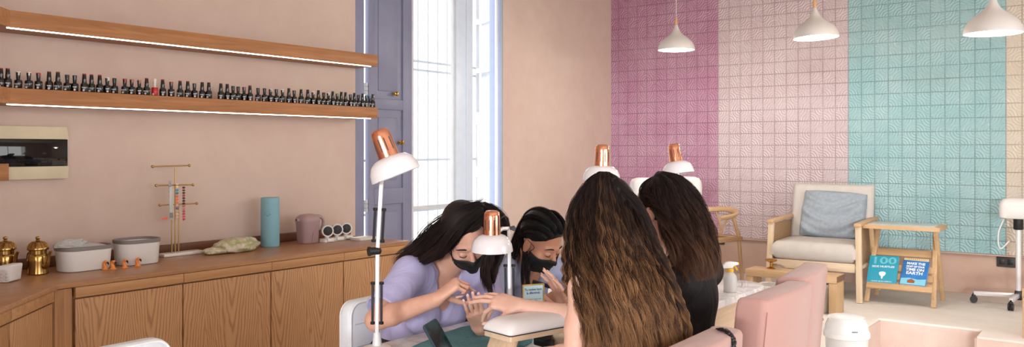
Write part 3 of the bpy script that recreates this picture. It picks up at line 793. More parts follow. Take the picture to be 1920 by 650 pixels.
# bag of green leaves
plain('green_leaf', (140, 150, 96), .5, var=.3, scale=30)
a = PZ(430, 470, CZ); xx = .24; ya, yb = YX(377, xx), YX(482, xx)
o = thing('herb_bag', 'clear plastic bag of pale green leaves lying on the counter', 'bag', (xx, (ya + yb) / 2, CZ))
t = NT('bag_film'); v = t.coord(); n = t.noise(v, 22, 4, .6, 1.0); t.base(t.ramp(n, [(.35, lin((150, 160, 104))), (.5, lin((186, 178, 142))), (.68, lin((216, 206, 190)))])); t.set(Roughness=.28); t.bump(n, .5, .006); MAT['bag_film'] = t.m
crumple((0, .045, .034), (.075, (yb - ya) * .36, .046), 'bag_film', o, 'bag_film', 9, amp=.62, flat=.032)
crumple((0, -.07, .018), (.05, (yb - ya) * .28, .022), 'bag_neck', o, 'bag_film', 10, amp=.4, flat=.016)

# blue bottle / roll
plain('roll_blue', (128, 176, 190), .55, var=.04)
xx = .17; p = PX(506.5, 460, xx)
ra = (YX(521.5, xx) - YX(491, xx)) / 2 * .93; zt = PX(506, 370, xx).z
o = thing('blue_roll', 'tall light blue cylinder canister against the wall', 'canister', (xx, p.y, CZ))
m = MB(); m.lathe([(0, .001), (ra * .97, .001), (ra, .005), (ra, zt - CZ - .035), (ra * .985, zt - CZ - .034), (ra * .985, zt - CZ - .032)], n=40, cap=False); m.build('body', 'roll_blue', o, world=False)
m = MB(); m.lathe([(ra, zt - CZ - .032), (ra, zt - CZ - .004), (ra * .96, zt - CZ), (0, zt - CZ)], n=40); m.build('lid', 'roll_blue', o, world=False)
m = MB()
pd = -FW
for s in (-1, 1):
    q = (pd + RT * .28 * s).normalized() * ra; m.ball((q.x, q.y, (zt - CZ) * .67), (.004, .004, .003), 8)
m.tube([((pd + RT * u).normalized() * ra).to_tuple()[:2] + ((zt - CZ) * (.655 - .02 * (1 - (u / .14) ** 2)),) for u in np.linspace(-.14, .14, 9)], .0018, 6)
plain('roll_mark', (70, 130, 150), .5); m.build('printed_smile', 'roll_mark', o, world=False)

# mauve jug
plain('jug_mauve', (164, 136, 138), .42, var=.03)
xx = .2; p = PX(577, 453, xx); ht = PX(577, 401, xx).z - CZ
o = thing('water_jug', 'mauve plastic jug with lid and handle beside the blue cylinder', 'jug', (xx, p.y, CZ))
m = MB(); wy = (YX(591, xx) - YX(558, xx)) / 2
def ring(hx, hy, z, r=.7): return [(x, y, z) for x, y in rrect(hx, hy, min(hx, hy) * r, 6)]
m.loft([ring(.05, wy * .84, .001), ring(.053, wy * .87, .006), ring(.062, wy, ht * .74)]); m.build('body', 'jug_mauve', o, world=False)
m = MB(); m.loft([ring(.064, wy * 1.03, ht * .735), ring(.065, wy * 1.05, ht * .80), ring(.058, wy * .95, ht * .90), ring(.040, wy * .70, ht * .975), ring(.02, wy * .4, ht)])
m.prism([(-.012, -wy * 1.05), (.012, -wy * 1.05), (.008, -wy * 1.28), (-.008, -wy * 1.28)], .016, Matrix.Translation((0, 0, ht * .78)), .003); m.build('lid', 'jug_mauve', o, world=False)
m = MB(); m.tube([(0, y, z) for y, z in spline([(wy * .75, ht * .90), (wy * 1.45, ht * .88), (wy * 1.80, ht * .74), (wy * 1.72, ht * .5), (wy * 1.55, ht * .36)], 16)], .010, 10, 1.4); m.build('handle', 'jug_mauve', o, world=False)
m = MB(); m.tube([(.055 + .004, y, z) for y, z in ((-wy * .1, .012), (.0, ht * .35), (wy * .45, ht * .6))], .003, 6); m.build('panel_line', 'jug_mauve', o, world=False)
m = MB(); m.box((0, -wy * 1.26, ht * .83), (.014, .006, .012), .002); m.build('spout_tip', 'beak_dark', o, world=False)

# white lamps with black dials
plain('dial_black', (22, 22, 24), .4)
DIALS = [(613, 440, 'leftmost of the three white gadgets with a round black face'), (631, 438, 'middle of the three white gadgets with a round black face'), (648, 436, 'rightmost of the three white gadgets with a round black face')]
proto = None
for i, (px, py, lab) in enumerate(DIALS):
    xx = .26 - .02 * i; p = PX(px, py, xx)
    if proto is None:
        o = proto = thing('round_webcam', lab, 'gadget', group='white gadgets on the counter')
        d = -FW * .82 + RT * .35; d.normalize(); Rm = d.to_track_quat('Z', 'Y').to_matrix().to_4x4()
        m = MB(); m.loft([[tuple(Vector((x, y, z))) for x, y in rrect(.028, .036, .012, 4)] for z in (.0005, .014, .018)]); m.box((.03, 0, .012), (.016, .05, .02), .006); m.cyl((.0, 0, .012), (.0, 0, .04), .012, n=14); m.build('foot', 'white_plastic', o, world=False)
        m = MB(); c = Vector((0, 0, .062)); m.lathe([(0, -.03), (.018, -.03), (.028, -.02), (.033, .0), (.034, .022), (.031, .028), (.026, .027), (.0255, .022)], c, 28, Rm, cap=False); m.build('housing', 'white_plastic', o, world=False)
        m = MB(); m.lathe([(.0255, .0215), (.0, .0225)], c, 24, Rm)
        for a in range(6): m.box(c + Rm @ Vector((.014 * math.cos(a), .014 * math.sin(a), .024)), (.004, .006, .003), .001)
        m.build('dial', 'dial_black', o, world=False)
    else: o = copy_tree(proto); o['label'] = lab
    o.location = (xx, p.y, CZ); o.scale = (1.18,) * 3
# flat white dish
p = PZ(681, 446, CZ); o = thing('soap_dish', 'flat white rectangular dish at the window end of the counter', 'dish', (.35, YX(681, .35), CZ))
m = MB(); m.loft([ring(.05, .075, .001, .3), ring(.056, .082, .018, .3), ring(.052, .078, .018, .3), ring(.048, .073, .008, .3)]); m.build('tray', 'white_plastic', o, world=False)
# ================================================================== MANICURE TABLE AND LAMPS
t = NT('marble_top'); v = t.coord(); n = t.noise(v, 3.2, 8, .65, 1.6); n2 = t.noise(v, 9, 5, .6, .6)
t.base(t.mix(t.math('MULTIPLY', n2, .35), t.ramp(n, [(.40, lin((236, 234, 232))), (.5, lin((196, 198, 204))), (.58, lin((238, 236, 234)))]), lin((228, 226, 226)))); t.set(Roughness=.18); MAT['marble_top'] = t.m
wood('birch', (206, 176, 146), (224, 198, 170), 'Y', .6, .5)
wood('birch_z', (202, 172, 142), (222, 196, 168), 'Z', .8, .5)
TZ, TX0, TX1, TY0, TY1 = .75, 2.46, 3.08, .95, 4.20
tb = thing('manicure_table', 'long manicure table with pale marble top and birch sides', 'table', ((TX0 + TX1) / 2, 2.6, 0))
hx = (TX1 - TX0) / 2; r = .14
poly = [(TX0, TY0), (TX1, TY0)] + [(TX1 - r + r * math.cos(a), TY1 - r + r * math.sin(a)) for a in np.linspace(0, PI / 2, 8)] + [(TX0 + r - r * math.sin(a), TY1 - r + r * math.cos(a)) for a in np.linspace(0, PI / 2, 8)]
m = MB(); m.prism(poly, .03, Matrix.Translation((0, 0, TZ - .03)), .003); m.build('tabletop', 'marble_top', tb)
m = MB(); m.box((TX1 - .035, (3.32 + 3.86) / 2, .395), (.022, .54, .648), .003); m.build('side_panel', 'birch', tb)
for y in (3.31, 3.87):
    m = MB(); m.box((TX1 - .18, y, .36), (.30, .024, .716), .003); m.build('end_panel', 'birch_z', tb)
m = MB(); m.cyl((TX1 - .07, 4.0, .001), (TX1 - .07, 4.0, TZ - .03), .022); m.build('leg', 'white_paint', tb)
m = MB(); m.cyl((TX0 + .1, 4.0, .001), (TX0 + .1, 4.0, TZ - .03), .022); m.build('leg', 'white_paint', tb)
m = MB(); m.cyl((TX0 + .1, 1.1, .001), (TX0 + .1, 1.1, TZ - .03), .022); m.build('leg', 'white_paint', tb)
m = MB(); m.cyl((TX1 - .07, 1.1, .001), (TX1 - .07, 1.1, TZ - .03), .022); m.build('leg', 'white_paint', tb)

plain('shade_white', (232, 228, 232), .18, var=.01, coat=.3)
plain('copper', (238, 168, 136), .2, 1.0, var=.05)
plain('metal_white', (226, 224, 226), .3, .15, var=.01)
plain('black_plastic', (26, 26, 28), .45)
plain('spring_steel', (58, 58, 62), .35, .7)
def desk_lamp(label, base, elbow, head, axis, r=.08, clamp=True, springs=True, atop=None):
    base, elbow, head, axis = Vector(base), Vector(elbow), Vector(head), Vector(axis).normalized()
    o = thing('desk_lamp', label, 'lamp', (base.x, base.y, TZ), 0, 'white and copper desk lamps on the table')
    Rm = axis.to_track_quat('Z', 'Y').to_matrix().to_4x4(); s = r / .08
    m = MB(); prof = [(.080, .0), (.0795, .006), (.076, .026), (.067, .045), (.052, .058), (.034, .064), (.0, .065)]
    inner = [(.0, .061), (.033, .060), (.050, .054), (.064, .042), (.073, .025), (.0765, .005), (.080, .0)]
    m.lathe([(a * s, b * s) for a, b in prof], head, 40, Rm, cap=False); m.lathe([(a * s, b * s) for a, b in inner], head, 40, Rm, cap=False)
    sh = m.build('shade', 'shade_white', o, smooth=60)
    m = MB(); m.lathe([(a * s, b * s) for a, b in ((.034, .058), (.0335, .064), (.0325, .090), (.031, .130), (.0285, .146), (.022, .153), (.0, .155))], head, 32, Rm, cap=False); cp = m.build('socket_cap', 'copper', o, smooth=60)
    m = MB()
    for a in np.linspace(-.9, .9, 4):
        dr = (Rm.inverted() @ (-FW)); a0 = math.atan2(dr.y, dr.x) + a; q = Vector((math.cos(a0), math.sin(a0), 0))
        m.tube([head + Rm @ (q * .0324 * s + Vector((0, 0, .082 * s))), head + Rm @ (q * .0312 * s + Vector((0, 0, .122 * s)))], .0016, 6)
    m.build('vent_slot', 'black_plastic', cp)
    m = MB(); m.ball(head + Rm @ Vector((0, 0, .034 * s)), .022 * s, 14); m.build('bulb', 'shade_white', o)
    top = head + Rm @ Vector((0, 0, .03 * s)); back = (elbow - head); back.z = 0
    neck = Vector((head.x, head.y, head.z)) + (axis * .02)
    a_top = Vector(atop) if atop is not None else lerp(elbow, head, .93)
    def section(p, q):
        q2 = MB(); q2.beam(p, q, .013, .013, .002, up=tuple(RT)); q2.build('arm', 'metal_white', o)
        if springs:
            d = (q - p); L = d.length; d.normalize(); side = d.cross(FW).normalized()
            for sgn in (-1, 1):
                u = p + side * .0145 * sgn - FW * .004
                q3 = MB(); n = 60; pts = []
                q3.cyl(u + d * L * .16, u + d * L * .60, .0036, n=10)
                q3.tube([u + d * L * (.16 + .44 * k / 220) + (side * math.cos(k * .9) + FW * math.sin(k * .9)) * .0042 for k in range(221)], .0011, 5)
                q3.build('spring', 'spring_steel', o)
                q4 = MB(); q4.box(u + d * L * .15, (.012, .012, .010), .002); q4.box(u + d * L * .62, (.012, .012, .010), .002); q4.build('spring_clip', 'black_plastic', o)
    section(base + Vector((0, 0, .05)), elbow); section(elbow, a_top)
    m = MB(); m.ball(elbow, .014, 12); kd = (-RT * .8 - FW * .5); m.cyl(elbow + kd * .006, elbow + kd * .030, .013, n=14); m.cyl(elbow + kd * .028, elbow + kd * .034, .016, n=14); m.build('joint_knob', 'black_plastic', o)
    m = MB(); m.tube([a_top, lerp(a_top, top, .4) + axis * .02, head + axis * .055 * s], .007, 8); m.build('head_bracket', 'metal_white', o)
    m = MB(); m.lathe([(0, .0), (.045, .0), (.046, .004), (.045, .012), (.016, .018), (.012, .06), (.0, .06)], (base.x, base.y, TZ + .0005), 28); m.build('base', 'metal_white', o)
    # cable up the arm into the cap
    m = MB(); m.tube(spline([elbow + FW * .02, a_top + FW * .035 + Vector((0, 0, .02)), head + FW * .05 * s + axis * .09 * s, head + FW * .02 * s + axis * .132 * s], 20), .003, 6); m.build('cable', 'black_plastic', o)
    return o
Z = Vector((0, 0, 1))
h1 = P(743, 329, 2.80)
desk_lamp('nearest white desk lamp with copper cap, tall and tilted, beside the white chair', P(707, 660, 2.84).xy.to_3d() + Z * TZ, P(708, 470, 2.85), h1, RT * -.36 + Z * .93, atop=P(715, 344, 2.84), r=.084)
h2 = P(922.5, 470, 3.0)
lamp2 = desk_lamp('white desk lamp with copper cap hanging over the face of the left technician', P(957, 640, 3.03).xy.to_3d() + Z * TZ, P(957, 612, 3.04), h2, Z - FW * .06, .074, atop=P(954, 428, 3.10))
lb = P(957, 428, 3.10)
m = MB(); m.box(lb, (.034, .014, .012), .003, (0, -.35, YAW)); m.cyl(lb + RT * .012 - FW * .016, lb + RT * .012 + FW * .016, .008, n=12); m.cyl(lb - RT * .012 - FW * .014, lb - RT * .012 + FW * .014, .006, n=12); m.build('spring_bracket', 'black_plastic', lamp2)
h3 = P(1128, 338, 3.66)
desk_lamp('white desk lamp with copper cap showing above the head of the wavy-haired client', P(1140, 600, 3.70).xy.to_3d() + Z * TZ, P(1140, 470, 3.7), h3, Z + RT * .02 - FW * .04)
h4 = P(1272, 326, 4.27)
desk_lamp('farthest white desk lamp with copper cap, above the dark-haired client in black', P(1282, 560, 4.30).xy.to_3d() + Z * TZ, P(1282, 440, 4.3), h4, Z - RT * .14 + FW * .12)

# ------------------------------------------------------------------ things on the table
plain('pad_white', (238, 234, 234), .4, var=.01)
A, B, C_ = PZ(904, 618, .853), PZ(957, 632, .853), PZ(1042, 602, .853)
ux = (B - A); ux.z = 0; wpad = ux.length; ux.normalize(); uy = Vector((-ux.y, ux.x, 0)); lpad = abs((C_ - B).dot(uy))
cen = A + ux * wpad / 2 + uy * lpad / 2
arm = thing('arm_rest', 'white padded hand rest on a birch trestle with a black clip', 'hand rest', (cen.x, cen.y, TZ))
fr = Matrix((ux, uy, Z)).transposed().to_4x4(); fr.translation = Vector((cen.x, cen.y, 0))
hw, hl = wpad / 2, lpad / 2
def ringp(k, z, rr=.02): return [fr @ Vector((x, y, z)) for x, y in rrect(hw * k, hl * (1 - (1 - k) * .6), rr, 5)]
m = MB(); m.loft([ringp(1.0, .856, .012), ringp(1.02, .862, .014), ringp(1.0, .871, .02), ringp(.90, .884, .03), ringp(.72, .892, .03), ringp(.4, .896, .02)]); m.build('pad', 'pad_white', arm, smooth=80)
m = MB(); m.loft([ringp(.985, .8525, .008), ringp(.985, .857, .008)]); m.build('pad_edge', 'black_plastic', arm)
m = MB(); m.loft([ringp(.95, .836, .006), ringp(.95, .8525, .006)]); m.build('board', 'birch', arm)
for sgn in (-1, 1):
    m = MB(); q0 = fr @ Vector((0, sgn * (hl - .035), .836)); q1 = fr @ Vector((0, sgn * (hl + .005), TZ + .001)); m.beam(q1, q0, hw * 1.66, .018, .003, up=tuple(uy)); m.build('leg', 'birch_z', arm)
pc = fr @ Vector((-.01, hl - .06, .795)); m = MB(); m.box(pc, (.075, .03, .028), .006, (0, 0, math.atan2(ux.y, ux.x))); m.box(pc + Vector((.0, -.01, .018)), (.055, .034, .014), .004, (0, 0, math.atan2(ux.y, ux.x))); m.build('clip', 'black_plastic', arm)
# phone leaning in a small stand
plain('phone_body', (40, 62, 74), .3)
t = NT('phone_screen'); v = t.coord(); t.base(t.ramp(t.noise(v, 14, 3, .5, .6), [(.4, lin((14, 22, 26))), (.62, lin((40, 66, 70)))])); t.set(Roughness=.08); MAT['phone_screen'] = t.m
pl = (RT * -.50 + Z * .86 + FW * .1).normalized(); pw = (FW * .84 + RT * .54); pw = (pw - pl * pw.dot(pl)).normalized(); pn = pl.cross(pw).normalized()
if pn.dot(FW) > 0: pn = -pn
ptop = P(806, 602, 2.62)
pm = Matrix((pw, pl, pn)).transposed().to_4x4(); L, W = .150, .074
pm.translation = ptop - pl * L / 2
low = min((pm @ Vector((sx * W / 2, -L / 2, 0))).z for sx in (-1, 1)); 
pm.translation.z += 0
o = thing('phone', 'dark smartphone tilted up on the table in front of the left technician', 'phone', (pm.translation.x, pm.translation.y, TZ))
m = MB(); m.prism(rrect(W / 2, L / 2, .011, 5), .008, pm @ Matrix.Translation((0, 0, -.008)), .0015); m.build('case', 'phone_body', o)
m = MB(); m.prism(rrect(W / 2 - .003, L / 2 - .003, .009, 5), .0006, pm @ Matrix.Translation((0, 0, .0002))); m.build('screen', 'phone_screen', o)
m = MB(); bz = pm @ Vector((0, -L / 2 - .002, -.004)); m.beam((bz.x + .03, bz.y, TZ + .001), bz, .05, .01, .002); m.box((bz.x + .02, bz.y, TZ + .006), (.09, .07, .01), .003); m.beam((bz.x - .02, bz.y, TZ + .008), pm @ Vector((0, -L * .2, -.012)), .03, .006, .002)
m.build('stand', 'black_plastic', o)
# teal towel
t = NT('teal_towel'); v = t.coord(); n = t.noise(v, 90, 4, .7); n2 = t.noise(v, 9, 3); t.base(t.ramp(t.math('ADD', t.math('MULTIPLY', n, .5), t.math('MULTIPLY', n2, .5)), [(.35, lin((70, 120, 130))), (.65, lin((104, 156, 164)))])); t.set(Roughness=.95); t.bump(n, .8, .006); MAT['teal_towel'] = t.m
ps = [PZ(px, py, TZ) for px, py in ((760, 662), (822, 633), (872, 617), (938, 613), (992, 630), (985, 650), (900, 690), (780, 700))]
pc = sum(ps, Vector()) / len(ps); ol = spline([tuple(q) for q in ps + ps[:1]], 64)[:-1]
m = MB(); rg = []
for k, z in ((1.0, .001), (1.01, .006), (.985, .012), (.93, .014), (.6, .0145), (.2, .0143)): rg.append([pc + (Vector(q) - pc) * k * (1 + .02 * math.sin(i * .9)) + Z * (z + .002 * math.sin(i * .7 + k * 9) * (1 if .1 < k < .97 else 0)) for i, q in enumerate(ol)])
m.loft(rg); o = m.build('towel', 'teal_towel', smooth=180); tag(o, 'folded dark teal towel on the table before the left technician', 'towel')
# small framed sign
plain('sign_gold', (186, 158, 104), .3, .8); plain('sign_paper', (196, 224, 232), .6, var=.02); plain('sign_ink', (44, 84, 130), .6); plain('sign_ink_light', (90, 130, 160), .6)
sa, sb = P(979, 529, 3.12), P(1020, 534, 3.16); sh_ = sa.z - TZ; 
xdir = (sb - sa); xdir.z = 0; sw = xdir.length; sm = frame(((sa + sb) / 2).xy.to_3d() + Z * (TZ + .1), xdir, Z)
Hh = (sa.z + sb.z) / 2 - TZ - .003; cz = TZ + .002 + Hh / 2; sm.translation.z = cz
o = thing('table_sign', 'small gold framed sign with blue lettering standing on the table', 'sign', (sm.translation.x, sm.translation.y, TZ))
m = MB()
for s in (-1, 1): m.prism(rrect(.0025, Hh / 2, .001, 1), .008, sm @ Matrix.Translation((s * (sw / 2 - .0025), 0, -.004))); m.prism(rrect(sw / 2 - .005, .0025, .001, 1), .008, sm @ Matrix.Translation((0, s * (Hh / 2 - .0025), -.004)))
m.build('sign_frame', 'sign_gold', o)
m = MB(); m.prism(rrect(sw / 2 - .005, Hh / 2 - .005, .001, 1), .003, sm @ Matrix.Translation((0, 0, -.002))); m.build('card', 'sign_paper', o)
text('lettering', 'Tu review hace\nla diferencia', .0125, sm @ Matrix.Translation((0, Hh / 2 - .026, .0012)), 'sign_ink', o, .0003, bold=.0002, width=sw * .78)
text('small_lettering', 'Comparte tu experiencia\ncon nosotros', .006, sm @ Matrix.Translation((0, Hh / 2 - .058, .0012)), 'sign_ink_light', o, .0003, width=sw * .74)
# spray bottle and clear cups at the far end
plain('spray_clear', (232, 232, 230), .25, var=.01); MAT['spray_clear'].node_tree.nodes['Principled BSDF'].inputs['Transmission Weight'].default_value = .35
plain('spray_white', (240, 240, 238), .35); plain('spray_yellow', (232, 186, 62), .4)
p = PZ(1369, 547, TZ); d = RT
o = thing('spray_bottle', 'clear spray bottle with white and yellow trigger head', 'spray bottle', (p.x, p.y, TZ))
k = 1.0; m = MB(); m.lathe([(0, .001), (.028, .001), (.031, .004), (.031, .062), (.028, .078), (.016, .092), (.013, .098)], n=32); m.build('bottle', 'spray_clear', o, world=False)
m = MB(); m.lathe([(.0155, .094), (.0165, .096), (.0165, .110), (.012, .113), (.0, .114)], n=24); m.build('collar', 'spray_yellow', o, world=False)
m = MB(); T_ = Matrix((d, Z, d.cross(Z))).transposed().to_4x4()
m.prism([(-.036, .112), (-.010, .112), (.012, .114), (.016, .124), (.036, .128), (.036, .139), (.0, .143), (-.02, .140), (-.036, .124)], .022, T_ @ Matrix.Translation((0, 0, -.011)), .003); m.build('spray_head', 'spray_white', o, world=False)
m = MB(); m.tube([d * a + Z * b for a, b in ((.018, .126), (.026, .114), (.033, .102))], [.005, .005, .004], 8, 1.3); m.cyl(d * .034 + Z * .1335, d * .041 + Z * .1335, .0065, n=12); m.build('trigger', 'spray_yellow', o, world=False)
glass('cup_glass', body=.14)
for px, py, lab in ((1386, 531, 'small clear glass cup next to the spray bottle'), (1396, 533, 'small clear glass cup at the rounded end of the marble table')):
    q = PZ(px, py + 6, TZ); c = thing('glass_cup', lab, 'cup', (q.x, q.y, TZ)); m = MB(); m.lathe([(0, .001), (.014, .001), (.017, .004), (.0185, .034), (.017, .034), (.0155, .006), (0, .005)], n=24); m.build('cup_wall', 'cup_glass', c, world=False)

# ================================================================== CHAIRS AROUND THE TABLE
plain('white_leather', (232, 236, 242), .42, var=.02, bump=.05, bscale=120)
plain('piping_white', (244, 246, 248), .4)
plain('chrome', (206, 208, 212), .14, 1.0)
def white_chair(x, y, rz, label):
    o = thing('technician_chair', label, 'chair', (x, y, 0), rz, 'white technician chairs')   # local +x is the sitting direction, back at x=0
    W, top = .42, .785
    m = MB(); rg = []
    m2 = Matrix(((0, 0, 1, 0), (1, 0, 0, 0), (0, 1, 0, 0), (0, 0, 0, 1)))   # (x,y)->(Y,Z), z->X
    def br(k, xx, kz=1.0): return [(xx - .03 * ((zz) / .19) ** 2 * 0, yy, .595 + zz) for yy, zz in rrect(W / 2 * k, .19 * kz, .06, 6)]
    m.loft([br(.90, -.030, .92), br(.985, -.026, .98), br(1.0, -.014), br(1.0, .014), br(.985, .026, .98), br(.90, .032, .92)]); b1 = m.build('backrest', 'white_leather', o, smooth=60, world=False)
    m = MB()
    for s in (-.033, .035): m.tube([(s * .86, yy, .595 + zz) for yy, zz in rrect(W / 2 * .965, .183, .055, 6)], .0045, 8, closed=True)
    m.build('piping', 'piping_white', b1, world=False)
    m = MB()
    for zz in (.50, .595, .69): m.box((.0335, 0, zz), (.003, W * .86, .004), .001)
    m.build('seam', 'grey_seam', b1, world=False)
    m = MB(); m.loft([[(.25 + a * q, b * q, z) for a, b in rrect(.22, .21, .07, 6)] for q, z in ((.92, .40), (1.0, .412), (1.0, .45), (.96, .47), (.8, .478))]); m.build('seat', 'white_leather', o, smooth=60, world=False)
    m = MB(); m.tube([(.0, 0, .55), (-.03, 0, .45), (.0, 0, .385), (.25, 0, .38)], .016, 10, 1.6); m.build('back_bracket', 'chrome', o, world=False)
    m = MB(); m.cyl((.25, 0, .09), (.25, 0, .40), .024); m.build('gas_post', 'chrome', o, world=False)
    m = MB()
    for k in range(5):
        a = k * 2 * PI / 5 + .3; m.tube([(.25, 0, .10), (.25 + .27 * math.cos(a), .27 * math.sin(a), .068)], [.020, .013], 8, .8)
    m.build('star_base', 'chrome', o, world=False)
    for k in range(5):
        a = k * 2 * PI / 5 + .3; c = Vector((.25 + .27 * math.cos(a), .27 * math.sin(a), .026)); t_ = Vector((-math.sin(a), math.cos(a), 0))
        m = MB(); m.cyl(c - t_ * .016, c + t_ * .016, .025, n=18); m.cyl(c, c + Vector((0, 0, .045)), .006, n=8); m.build('caster', 'black_plastic', o, world=False)
    return o
plain('grey_seam', (186, 190, 198), .6)
white_chair(1.90, 2.635, .06, 'white padded chair under the technician with the black mask and loose hair')
white_chair(1.90, 1.43, .02, 'empty white chair whose rounded back just shows at the bottom left')
white_chair(1.84, 3.42, 0, 'white padded chair under the far technician, hidden behind the near one')

plain('pink_velvet', (184, 141, 133), .75, var=.03, scale=5, bump=.05, bscale=150, **{'Sheen Weight': .25})
plain('gold_leg', (176, 132, 84), .3, .9)
def pink_chair(x, y, rz, label, ztop=.94, W=.54):
    o = thing('client_chair', label, 'chair', (x, y, 0), rz, 'pink upholstered client chairs')   # sitter looks along -x; back outer face at x=+.11
    m = MB(); rg = []
    N = 14
    # padded back: cross-section rounded, sides curl forward, upper corners rounded, lower part narrower
    for z, kx, ky in ((.30, .86, .80), (.36, 1.0, .86), (.50, 1.0, .93), (.66, 1.0, .98), (.80, 1.0, 1.0), (ztop - .04, 1.0, 1.0), (ztop - .012, .97, .99), (ztop - .003, .88, .975), (ztop, .7, .95)):
        ringv = []
        for xx, yy in rrect(.052 * kx, W / 2 * ky, .020 * min(1, kx + .1), 6):
            u = yy / (W / 2); bend = -.055 * u * u - .10 * (.5 - z) * (.5 - z) * 0
            dip = (.020 * (u * u - .4)) * max(0, (z - .6) / (ztop - .6))
            ringv.append((.055 + xx + bend + .10 * (z - .45), yy, z + dip))
        rg.append(ringv)
    m.loft(rg); bk = m.build('backrest', 'pink_velvet', o, smooth=60, world=False)
    m = MB(); zs = np.linspace(.40, ztop - .03, 12)
    for s in (-1, 1): m.tube([(.104 - .055 * .82 + .10 * (z - .45) - .003, s * W / 2 * (.955 if z > .6 else .9), z) for z in zs], .0012, 5)
    m.build('seam', 'pink_seam', bk, world=False)
    m = MB(); m.loft([[(-.16 + a * q, b * q, z) for a, b in rrect(.19, W / 2 - .03, .07, 6)] for q, z in ((.94, .30), (1.0, .315), (1.0, .41), (.97, .445), (.8, .458))]); m.build('seat', 'pink_velvet', o, smooth=60, world=False)
    m = MB(); m.cyl((-.2, 0, .02), (-.2, 0, .31), .03); m.build('post', 'gold_leg', o, world=False)
    m = MB(); m.lathe([(0, .0005), (.24, .0005), (.245, .006), (.24, .014), (.06, .024), (.0, .026)], (-.2, 0, 0), 40); m.build('base_plate', 'gold_leg', o, world=False)
    return o
plain('pink_seam', (168, 122, 114), .8)
pink_chair(3.57, 2.10, .03, 'pink upholstered chair nearest the camera with a black woven strap over its back', .90, .48)
pink_chair(3.54, 2.80, .0, 'pink upholstered chair behind the client in black, second from the camera', .945, .45)
pc3 = pink_chair(3.475, 3.27, .12, 'empty pink upholstered chair farthest along the table, beside the white bin', .95, .48)
m = MB(); q = P(1524, 598, 3.5); m.cyl(q, q + RT * .035, .008, n=10); m.ball(q + RT * .035, .009, 10); m.cyl(q, q - RT * .1, .008, n=8); m.build('lever', 'gold_leg', pc3)

# bag hung by a woven strap on the near pink chair
plain('black_leather', (24, 23, 25), .4, bump=.3, bscale=200)
q = P(1366, 640, 2.35)
o = thing('shoulder_bag', 'black bag hung over the near pink chair by a woven strap', 'bag', (q.x, q.y, .5))
pts = spline([tuple(P(px, py, d)) for px, py, d in ((1322, 650, 2.50), (1334, 628, 2.47), (1346, 618, 2.42), (1360, 619, 2.37), (1371, 630, 2.345), (1376, 648, 2.335), (1377, 720, 2.33))], 60)
m = MB()
for s in (-1, 1):
    m.tube([Vector(p_) + FW * .004 * s * math.cos(i * .9) + RT * .0042 * s * math.sin(i * .9) for i, p_ in enumerate(pts)], .0048, 7)
m.tube([Vector(p_) for p_ in pts], .0045, 6); m.build('strap', 'black_leather', o)
e = Vector(pts[-1]); m = MB(); m.box((e.x + .0, e.y - .0, e.z - .10), (.06, .24, .2), .02, seg=3); m.build('bag_body', 'black_leather', o)
# ================================================================== LOUNGE ON THE RAISED FLOOR
wood('ash', (202, 178, 148), (218, 196, 168), 'Z', .8); wood('ash_x', (202, 178, 148), (218, 196, 168), 'X', .8); wood('teak', (188, 152, 110), (206, 172, 132), 'Z', .8); wood('teak_x', (188, 152, 110), (206, 172, 132), 'X', .8)
wood('end_grain', (104, 72, 46), (132, 96, 66), 'Y', 1.5)
plain('cushion_grey', (198, 192, 186), .9, var=.04, bump=.2, bscale=180)
t = NT('pillow_blue'); v = t.coord(); n = t.noise(t.mapping(v, (1.2, 1.2, 5), rot=(0, .5, 0)), 4, 3, .5, 1.2); t.base(t.ramp(t.noise(v, 40, 3), [(.3, lin((142, 152, 162))), (.7, lin((156, 166, 176)))])); t.set(Roughness=.9); t.bump(t.noise(v, 260, 2), .1, .002); MAT['pillow_blue'] = t.m
t = NT('cane'); v = t.coord(); w1 = t.n('ShaderNodeTexWave', bands_direction='Z'); w1.inputs['Scale'].default_value = 40; t.l(v, w1.inputs[0]); w2 = t.n('ShaderNodeTexWave', bands_direction='Y'); w2.inputs['Scale'].default_value = 24; t.l(v, w2.inputs[0])
f = t.math('MULTIPLY', w1.outputs['Fac'], t.math('MULTIPLY_ADD', w2.outputs['Fac'], .4, .6)); t.base(t.ramp(f, [(.1, lin((120, 84, 54))), (.6, lin((206, 170, 128)))])); t.set(Roughness=.6); t.bump(f, .5, .004); MAT['cane'] = t.m

ac = thing('armchair', 'wooden armchair with cane sides and grey cushions', 'armchair', (2.42, 7.27, PZ0), .05)
W, D, AH = .35, .33, .605
for s in (-1, 1):
    m = MB(); m.beam((s * W * 1.02, -D - .02, .001), (s * (W - .01), -D + .02, AH - .01), .046, .036, .006, up=(0, 1, 0)); m.build('leg', 'ash', ac, world=False)
    m = MB(); m.beam((s * W, D + .06, .001), (s * (W - .01), D - .02, AH - .02), .046, .036, .006, up=(0, 1, 0)); m.build('leg', 'ash', ac, world=False)
    m = MB(); m.beam((s * (W - .01), -D - .02, AH), (s * (W - .01), D + .04, AH + .01), .056, .028, .008); m.build('armrest', 'teak_x', ac, world=False)
    m = MB(); m.box((s * (W - .012), 0, .43), (.010, 2 * D - .06, .30)); m.build('cane_panel', 'cane', ac, world=False)
    m = MB(); m.beam((s * (W - .012), -D, .27), (s * (W - .012), D, .27), .05, .026, .004); m.build('side_rail', 'ash_x', ac, world=False)
m = MB(); m.box((0, -D + .01, .265), (2 * W - .06, .028, .07), .005); m.build('seat_rail', 'ash_x', ac, world=False)
m = MB(); m.box((0, D, .265), (2 * W - .06, .028, .06), .005); m.build('seat_rail', 'ash_x', ac, world=False)
